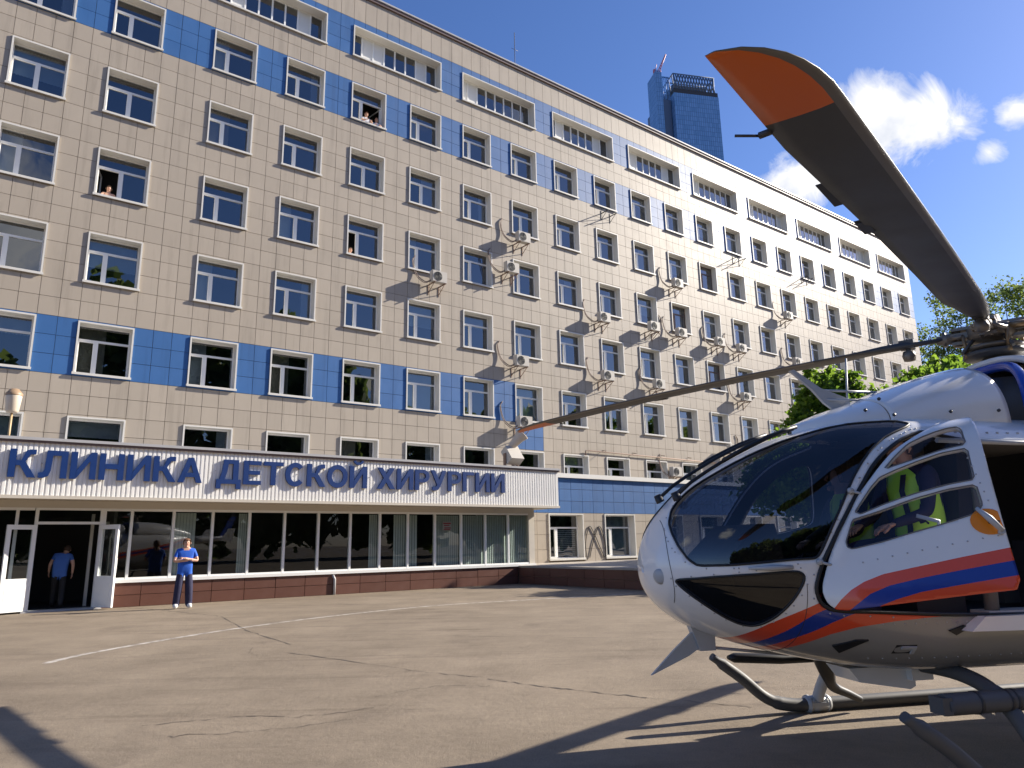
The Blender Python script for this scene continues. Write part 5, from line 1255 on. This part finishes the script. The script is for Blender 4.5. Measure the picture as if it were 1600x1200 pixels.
# ---- skids
for sy in (1, -1):
    b = MB(); pts = smooth_path([(2.53, sy * 1.2, .52), (2.26, sy * 1.2, .33), (2.02, sy * 1.2, .14), (1.78, sy * 1.2, .07), (1.4, sy * 1.2, .062), (0, sy * 1.2, .062), (-1.75, sy * 1.2, .062)], 7)
    n_ = len(pts); b.tube(pts, [.034 if i < 3 else .05 + (.008 if i > 16 else 0) for i in range(n_)], 12); b.box(-1.4, 1.5, sy * 1.2 - .025, sy * 1.2 + .025, .0, .02); b.build('skid', MT['skid'], heli)
    for X in (1.52, -.95):
        b = MB(); b.tube(smooth_path([(X, 0, .60), (X, sy * .55, .60), (X, sy * .86, .50), (X, sy * 1.08, .26), (X, sy * 1.2, .07)], 6), .052, 12)
        b.lathe([(.055, -.12), (.072, -.115), (.072, .115), (.055, .12)], (X, sy * 1.2, .066), (1, 0, 0), 14); b.box(X - .08, X + .08, sy * 1.2 - .075, sy * 1.2 + .075, .055, .085)
        for dx in (-.065, .065):
            for dy in (-.06, .06): b.lathe([(0, .115), (.014, .112), (.016, .085)], (X + dx, sy * 1.2 + dy, 0), (0, 0, 1), 6)
            b.lathe([(.076, -.012), (.079, -.012), (.079, .012), (.076, .012)], (X + dx * 1.4, sy * 1.2, .066), (1, 0, 0), 14, 0)
        b.build('cross_tube', MT['skid'] if sy > 0 else MT['steelw'], heli)  # far-side tubes paler: the sunlight on them is put into the colour
b = MB(); b.tube(smooth_path([(1.74, -.70, .64), (1.68, -.78, .50), (1.60, -.86, .35), (1.50, -.95, .25), (1.31, -1.02, .17), (1.15, -1.08, .10)], 5), [.12 - .0062 * i if i < 12 else .048 - .0015 * (i - 12) for i in range(26)], 8); b.build('boarding_step', MT['rubber'], heli)
b = MB(); b.tube([(2.02, .93, .50), (1.97, .93, .50), (1.4, .93, .50), (-.9, .93, .50)], .068, 16); 
for X in (1.78, 1.55, 1.50, 1.3, 1.05): b.lathe([(.069, -.012), (.0715, -.012), (.0715, .012), (.069, .012)], (X, .93, .50), (1, 0, 0), 16, 1)
b.tube([(1.52, .6, .61), (1.52, .93, .51)], .04, 8); b.tube([(-.8, .6, .61), (-.8, .93, .51)], .04, 8); b.box(2.0, 2.07, .87, .99, .45, .55); b.build('boarding_step', [MT['skid'], MT['dark']], heli)
b = MB(); b.tube([(2.50, -.95, .545), (2.44, -.95, .54), (2.0, -.95, .51), (-.9, -.95, .50)], [.02, .052, .055, .055], 12, flat=.8); b.tube([(1.5, -.6, .61), (1.5, -.95, .51)], .035, 8); b.tube([(-.8, -.6, .61), (-.8, -.95, .51)], .035, 8); b.build('boarding_step', MT['rubber'], heli)
# ---- small fittings
b = MB(); b.prism([(3.27, .89), (3.18, .80), (3.30, .73), (3.60, .61), (3.42, .77)], lambda x, z, d: (x, d, z), -.012, .012); b.prism([(3.30, .97), (3.10, .86), (3.10, .76), (3.22, .76)], lambda x, z, d: (x, d, z), -.035, .035); b.tube([(3.30, .0, .80), (2.5, 0, .70)], .012, 6); b.build('wire_cutter', MT['steelw'], heli, fix=True)
b = MB(); b.prism([(2.245, 2.895), (2.21, 2.905), (1.98, 2.755), (1.74, 2.675), (1.70, 2.60), (1.86, 2.56), (1.96, 2.63), (2.06, 2.74)], lambda x, z, d: (x, d, z), -.014, .014); b.tube([(2.02, .0, 2.74), (1.45, .0, 2.735)], .010, 6); b.tube([(1.95, .0, 2.66), (1.66, .12, 2.64)], .010, 6); b.build('wire_cutter', MT['steelw'], heli, fix=True)
b = MB(); b.tube([(1.745, 0, 2.60), (1.735, 0, 2.66), (1.70, 0, 3.02)], [.016, .009, .007], 6); b.lathe([(0, .02), (.03, .01), (.035, -.02)], (1.745, 0, 2.625), (0, 0, 1), 10); b.build('whip_antenna', MT['steelw'], heli)
for sy in (.16, -.16):
    b = MB(); pts = [surf(x, f_of(x, 90 - (7 if x > 2.6 else 9))) for x in np.linspace(3.36, 2.35, 9)]
    pts = [Vector((p[0] + .03, sy * (1 if i < 4 else 1.1), p[2] + .035)) for i, p in enumerate(pts)]
    b.tube(pts, .014, 6); b.tube([p + Vector((.0, sy * .25, .012)) for p in pts[3:]], .018, 5); b.lathe([(0, .03), (.028, .03), (.034, -.03)], pts[0], (.5, 0, 1), 10); b.build('wiper', MT['rubber'], heli)
b = MB(); b.prism([(2.1, .60), (2.02, .50), (1.60, .43), (1.55, .45), (1.55, .60)], lambda x, z, d: (x, d, z), -.14, .14); b.prism([(1.62, .60), (1.62, .50), (1.44, .50), (1.44, .60)], lambda x, z, d: (x, d, z), -.05, .2); b.build('belly_antenna', MT['heli'], heli, fix=True)
def patch(x, z, pts, m_, nm, off=.012):
    b = MB(); P = [surf(x + dx, f_of_z(x + dx, z + dz)) for dx, dz in pts]; n_ = np.cross(P[1] - P[0], P[2] - P[0]); n_ /= np.linalg.norm(n_); n_ = n_ if n_[1] > 0 else -n_
    k = len(P); b.add([p + n_ * off for p in P] + [p - n_ * .02 for p in P], [tuple(range(k))] + [(i, (i + 1) % k, k + (i + 1) % k, k + i) for i in range(k)]); b.build(nm, MT[m_], heli, fix=True)
patch(2.44, .84, [(.10, .005), (.02, -.05), (-.10, .045), (-.02, .045)], 'rubber', 'vent'); patch(1.72, .93, [(.09, .0), (.03, -.03), (-.07, .02), (-.02, .035)], 'rubber', 'vent')
patch(2.07, .81, [(.07, -.03), (.07, .03), (-.07, .03), (-.07, -.03)], 'rubber', 'latch_recess', .002); patch(2.05, .815, [(.05, .0), (.05, .015), (-.05, .015), (-.05, .0)], 'steelw', 'latch', .010); patch(2.01, .80, [(.012, -.02), (.012, .02), (-.012, .02), (-.012, -.02)], 'steelw', 'latch', .010)
b = MB(); p = Vector(surf(3.575, f_of_z(3.575, 1.30))); q = Vector((.8, .55, -.15)).normalized(); b.lathe([(0, .012), (.035, .010), (.055, .0), (.05, -.02)], p, q, 16); b.build('nose_light', MT['steelw'], heli)
b = MB(); p = onsurf(3.0, 1.362, .01); b.tube([onsurf(3.14, 1.36, .03), onsurf(3.0, 1.362, .035), onsurf(2.86, 1.362, .0)], [.008, .02, .014], 8); b.build('pitot_probe', MT['steelw'], heli)
# rows of screws and rivets: round the windshield, the door cut-out, the cowling foot and along the sill
def fasteners(pts, r, parent=None, m_='cap', off=.002):
    b = MB()
    for p, nrm in pts: b.lathe([(0, .0025), (r, .0015), (r * 1.1, -.002)], Vector(p) + Vector(nrm) * off, nrm, 6)
    o = b.build('fastener_row', MT[m_], parent or heli); o['kind'] = 'stuff'; return o
def nrm_at(x, f_):
    e = .01; p = surf(x, f_); a = surf(x + e, f_) - surf(x - e, f_); c = surf(x, min(f_ + e, 1)) - surf(x, max(f_ - e, -1)); n_ = np.cross(c, a); n_ /= np.linalg.norm(n_) + 1e-9
    return p, (n_ if n_[1] > 0 or n_[2] * (p[2] - 1.3) > 0 else -n_)
def ring_out(P, d, step):
    c = P.mean(0); out_ = []; acc = 0
    for i in range(len(P)):
        a, b_ = P[i], P[(i + 1) % len(P)]; t = b_ - a; l = np.hypot(*t); acc += l
        if acc >= step and l > 1e-6:
            acc = 0; n_ = np.array([t[1], -t[0]]) / l
            if np.dot(n_, a - c) < 0: n_ = -n_
            q = a + n_ * d; out_.append(nrm_at(q[0], max(-.98, min(.98, q[1] / FS))))
    return out_
fasteners(ring_out(pw, .030, .085), .0055); fasteners(ring_out(pc, .028, .085), .0055); fasteners([q for q in ring_out(po, .030, .11) if q[0][0] > 1.4], .006)
fasteners([nrm_at(x, f_of_z(x, .985)) for x in np.arange(1.0, 2.3, .075)], .005); fasteners([nrm_at(x, f_of_z(x, .74)) for x in np.arange(.8, 2.3, .085)], .005)
o_ = fasteners([nrm_at(x, f_of_z(x, z_)) for x, z_ in [(1.60 + .004 * k, 1.62 + .062 * k) for k in range(9)]] + [nrm_at(x, f_of_z(x, 1.452 - .010 * k)) for k, x in enumerate(np.arange(1.62, 2.45, .09))], .0055, door)
# panel seams (thin dark lines following the hull)
b = MB(); b.tube([surf(3.5 + .035 * cos(t * 2), f_) for t, f_ in zip(np.linspace(-1, 1, 24), np.linspace(-.55, .9, 24))], .0028, 4, 0, False); b.tube([surf(2.78 - .02 * t, -.05 - .75 * t) for t in np.linspace(0, 1, 14)], .0028, 4, 0, False); b.build('panel_seam', MT['dark'], heli)

# ---- main rotor
HUBX, HUBY, HUBZ = .08, -.10, 3.35
rt = link('rotor_hub', None, heli, (HUBX, HUBY, HUBZ)); rt.empty_display_size = .2
bpy.data.objects.remove(rt)
b = MB(); b.lathe([(.0, -.45), (.26, -.45), (.22, -.36), (.12, -.32), (.11, -.1), (.20, -.09), (.24, -.05), (.24, .05), (.18, .07), (.10, .10), (.09, .17), (.0, .18)], n=24)
b.lathe([(.13, -.28), (.30, -.27), (.31, -.22), (.14, -.20)], n=24, mi=1); b.lathe([(.13, -.19), (.27, -.185), (.27, -.15), (.13, -.14)], n=24, mi=2)
for k in range(4):
    a = RAD(38 + 90 * k); e = Vector((cos(a), sin(a), 0)); c_ = Vector((-sin(a), cos(a), 0)); z = Vector((0, 0, 1))
    b.obox(e * .24, e, c_, z, .15, .09, .03, 0); b.obox(e * .24 + z * .075, e, c_, z, .14, .08, .016, 0); b.obox(e * .24 - z * .075, e, c_, z, .14, .08, .016, 0)
    b.tube([e * .34 - z * .005, e * .44, e * .54], [.066, .06, .045], 12, 2); b.lathe([(.0, .10), (.04, .10), (.045, -.10), (.0, -.10)], e * .33, z, 12, 0)
    b.tube([e * .24 + c_ * .15 - z * .24, e * .26 + c_ * .16 - z * .03], .018, 8, 3); b.tube([e * .26 + c_ * .16 - z * .03, e * .42 + c_ * .04], .024, 8, 0); b.lathe([(0, .03), (.032, .025), (.032, -.025), (0, -.03)], e * .24 + c_ * .15 - z * .24, z, 10, 3)
    b.tube([e * .16 - c_ * .13 + z * .02, e * .34 - c_ * .13 + z * .015], .032, 10, 3); b.tube([e * .34 - c_ * .13 + z * .015, e * .48 - c_ * .04], .016, 8, 0)
    b.tube([e * .15 + c_ * .1 - z * .05, e * .28 + c_ * .2 - z * .22], .02, 8, 1)
    for s in (-1, 1): b.lathe([(0, .075), (.02, .075), (.022, -.075), (0, -.075)], e * .46 + c_ * .02 * s, z, 8, 0)
hb_ = b.build('rotor_hub', [MT['hubm'], MT['hubd'], MT['hubm'], MT['gold']], heli, (HUBX, HUBY, HUBZ)); hb_.scale = (.82, .82, .88)
SECT = [(.34, .045, -.045, 2), (.60, .045, -.045, 2), (.72, .075, -.075, 2), (.90, .095, -.10, 0), (1.10, .105, -.125, 0), (1.30, .11, -.165, 0), (1.55, .115, -.172, 0), (2.3, .12, -.172, 0), (3.3, .128, -.172, 0), (4.15, .135, -.172, 0), (4.8, .142, -.168, 0), (5.06, .146, -.152, 0), (5.065, .146, -.1515, 1), (5.2, .146, -.143, 1), (5.32, .135, -.1355, 1), (5.42, .115, -.129, 1), (5.50, .088, -.124, 1), (5.58, .045, -.119, 1), (5.64, -.005, -.115, 1), (5.685, -.075, -.112, 1)]
CH = [0, .015, .05, .13, .3, .55, .8, 1.0]
def thick(u): return .6 * (2.969 * math.sqrt(u) - 1.26 * u - 3.516 * u * u + 2.843 * u ** 3 - 1.036 * u ** 4) / 1.0
def droop(r): return -.26 * (r / 5.5) ** 2
def blade_mesh():
    mb = MB(); rows = []
    for r, le, te, m_ in SECT:
        c = le - te; tk = .11 if r > 1.2 else min(.11 + (1.2 - r) * .75, .5)
        up = [(r, le - u * c, droop(r) + max(thick(u) * tk * c, .0012)) for u in CH]; lo = [(r, le - u * c, droop(r) - max(thick(u) * tk * c * .75, .0012)) for u in CH]
        rows.append(up + lo[::-1])
    n = len(rows[0]); vs = [p for q in rows for p in q]; fs = []; ms = []
    for i in range(len(rows) - 1):
        for k in range(n):
            k2 = (k + 1) % n; fs.append((i * n + k, i * n + k2, (i + 1) * n + k2, (i + 1) * n + k))
            edge = k in (0, 1, 2, n - 2, n - 3, n - 4, n - 1); orange = SECT[i][3] == 1
            le_face = k <= 2 or k >= n - 4
            ms.append(1 if le_face and SECT[i][0] > 1.3 else 2 if orange else 0)
    fs.append(tuple(range(n))); ms.append(0); fs.append(tuple((len(rows) - 1) * n + k for k in reversed(range(n)))); ms.append(1)
    mb.v = vs; mb.f = fs; mb.m = ms; mb.sm = [True] * (len(fs) - 2) + [False] * 2
    me = mb.mesh('rotor_blade', [MT['blade'], MT['blade_edge'], MT['orange']])
    bm = bmesh.new(); bm.from_mesh(me); bmesh.ops.recalc_face_normals(bm, faces=bm.faces); bm.to_mesh(me); bm.free(); return me
BM_ = blade_mesh()
TTS = []
for r0, r1 in ((3.95, 4.25), (3.38, 3.6)):
    tt = MB(); tt.box(r0, r1, -.212, -.165, droop(r0) - .003, droop(r0) + .002)
    if r0 < 3.5: tt.box(r0 + .02, r0 + .2, -.205, -.15, droop(r0) - .012, droop(r0) - .002)
    TTS.append(tt.mesh('trim_tab', [MT['dark']]))
tw_ = MB(); tw_.tube([(5.00, -.15, droop(5.0)), (5.0, -.20, droop(5.0))], .014, 6); tw_.tube([(5.0, -.20, droop(5.0)), (5.05, -.28, droop(5.0) + .01)], .006, 5); TW_ = tw_.mesh('static_wick', [MT['dark']])
pdm = MB(); pdm.box(.63, .76, -.05, .05, -.03, .055); pdm.lathe([(0, .055), (.05, .045), (.062, 0), (.05, -.045), (0, -.055)], (.69, .0, -.10), (0, 0, 1), 14, 1); pdm.box(.67, .71, -.02, .02, -.07, -.02); PD_ = pdm.mesh('blade_damper', [MT['hubd'], MT['hubm']])
for k in range(4):
    bo = link('rotor_blade', BM_, heli, (HUBX, HUBY, HUBZ), (0, 0, RAD(38 + 90 * k)))
    [link('trim_tab', q_, bo) for q_ in TTS]; link('static_wick', TW_, bo); link('blade_damper', PD_, bo)
# crew in the cockpit
def hw(x, y, z=0): return heli_m @ Vector((x, y, z))
heli_m = Matrix.Translation((4.48, 6.24, 0)) @ Matrix.Rotation(HR, 4, 'Z')
SIT = dict(pelvis=(0, .12, .52), spine=(0, .13, .70), chest=(0, .10, .90), neck=(0, .07, 1.08), head=(0, .03, 1.19), top=(0, .035, 1.29), hipL=(.095, .06, .50), kneeL=(.12, -.36, .50), ankL=(.10, -.42, .11), toeL=(.10, -.57, .09), hipR=(-.095, .06, .50), kneeR=(-.12, -.36, .50), ankR=(-.10, -.42, .11), toeR=(-.10, -.57, .09),
           shL=(.185, .08, 1.01), elL=(.25, -.02, .74), wrL=(.16, -.24, .66), shR=(-.185, .08, 1.01), elR=(-.25, -.02, .74), wrR=(-.16, -.24, .66))
person('crew member in lime hi-vis vest sitting behind the open cockpit door glass', hw(1.72, .44, .93), HR + RAD(90 + 2), {**SIT, 'face': (.2, -1, -.15)}, ('navy', 'navy', 'black_cloth'), hair='hair', vest=True, sleeve=2.0, girth=1.25, sc_=1.06)
person('crew member in lime hi-vis vest in the far cockpit seat behind the windshield', hw(1.62, -.42, .86), HR + RAD(90), {**SIT, 'face': (-.5, -1, -.1)}, ('navy', 'red_bag', 'black_cloth'), hair='hair_red', vest=True, sleeve=2.0)
bpy.context.view_layer.update()
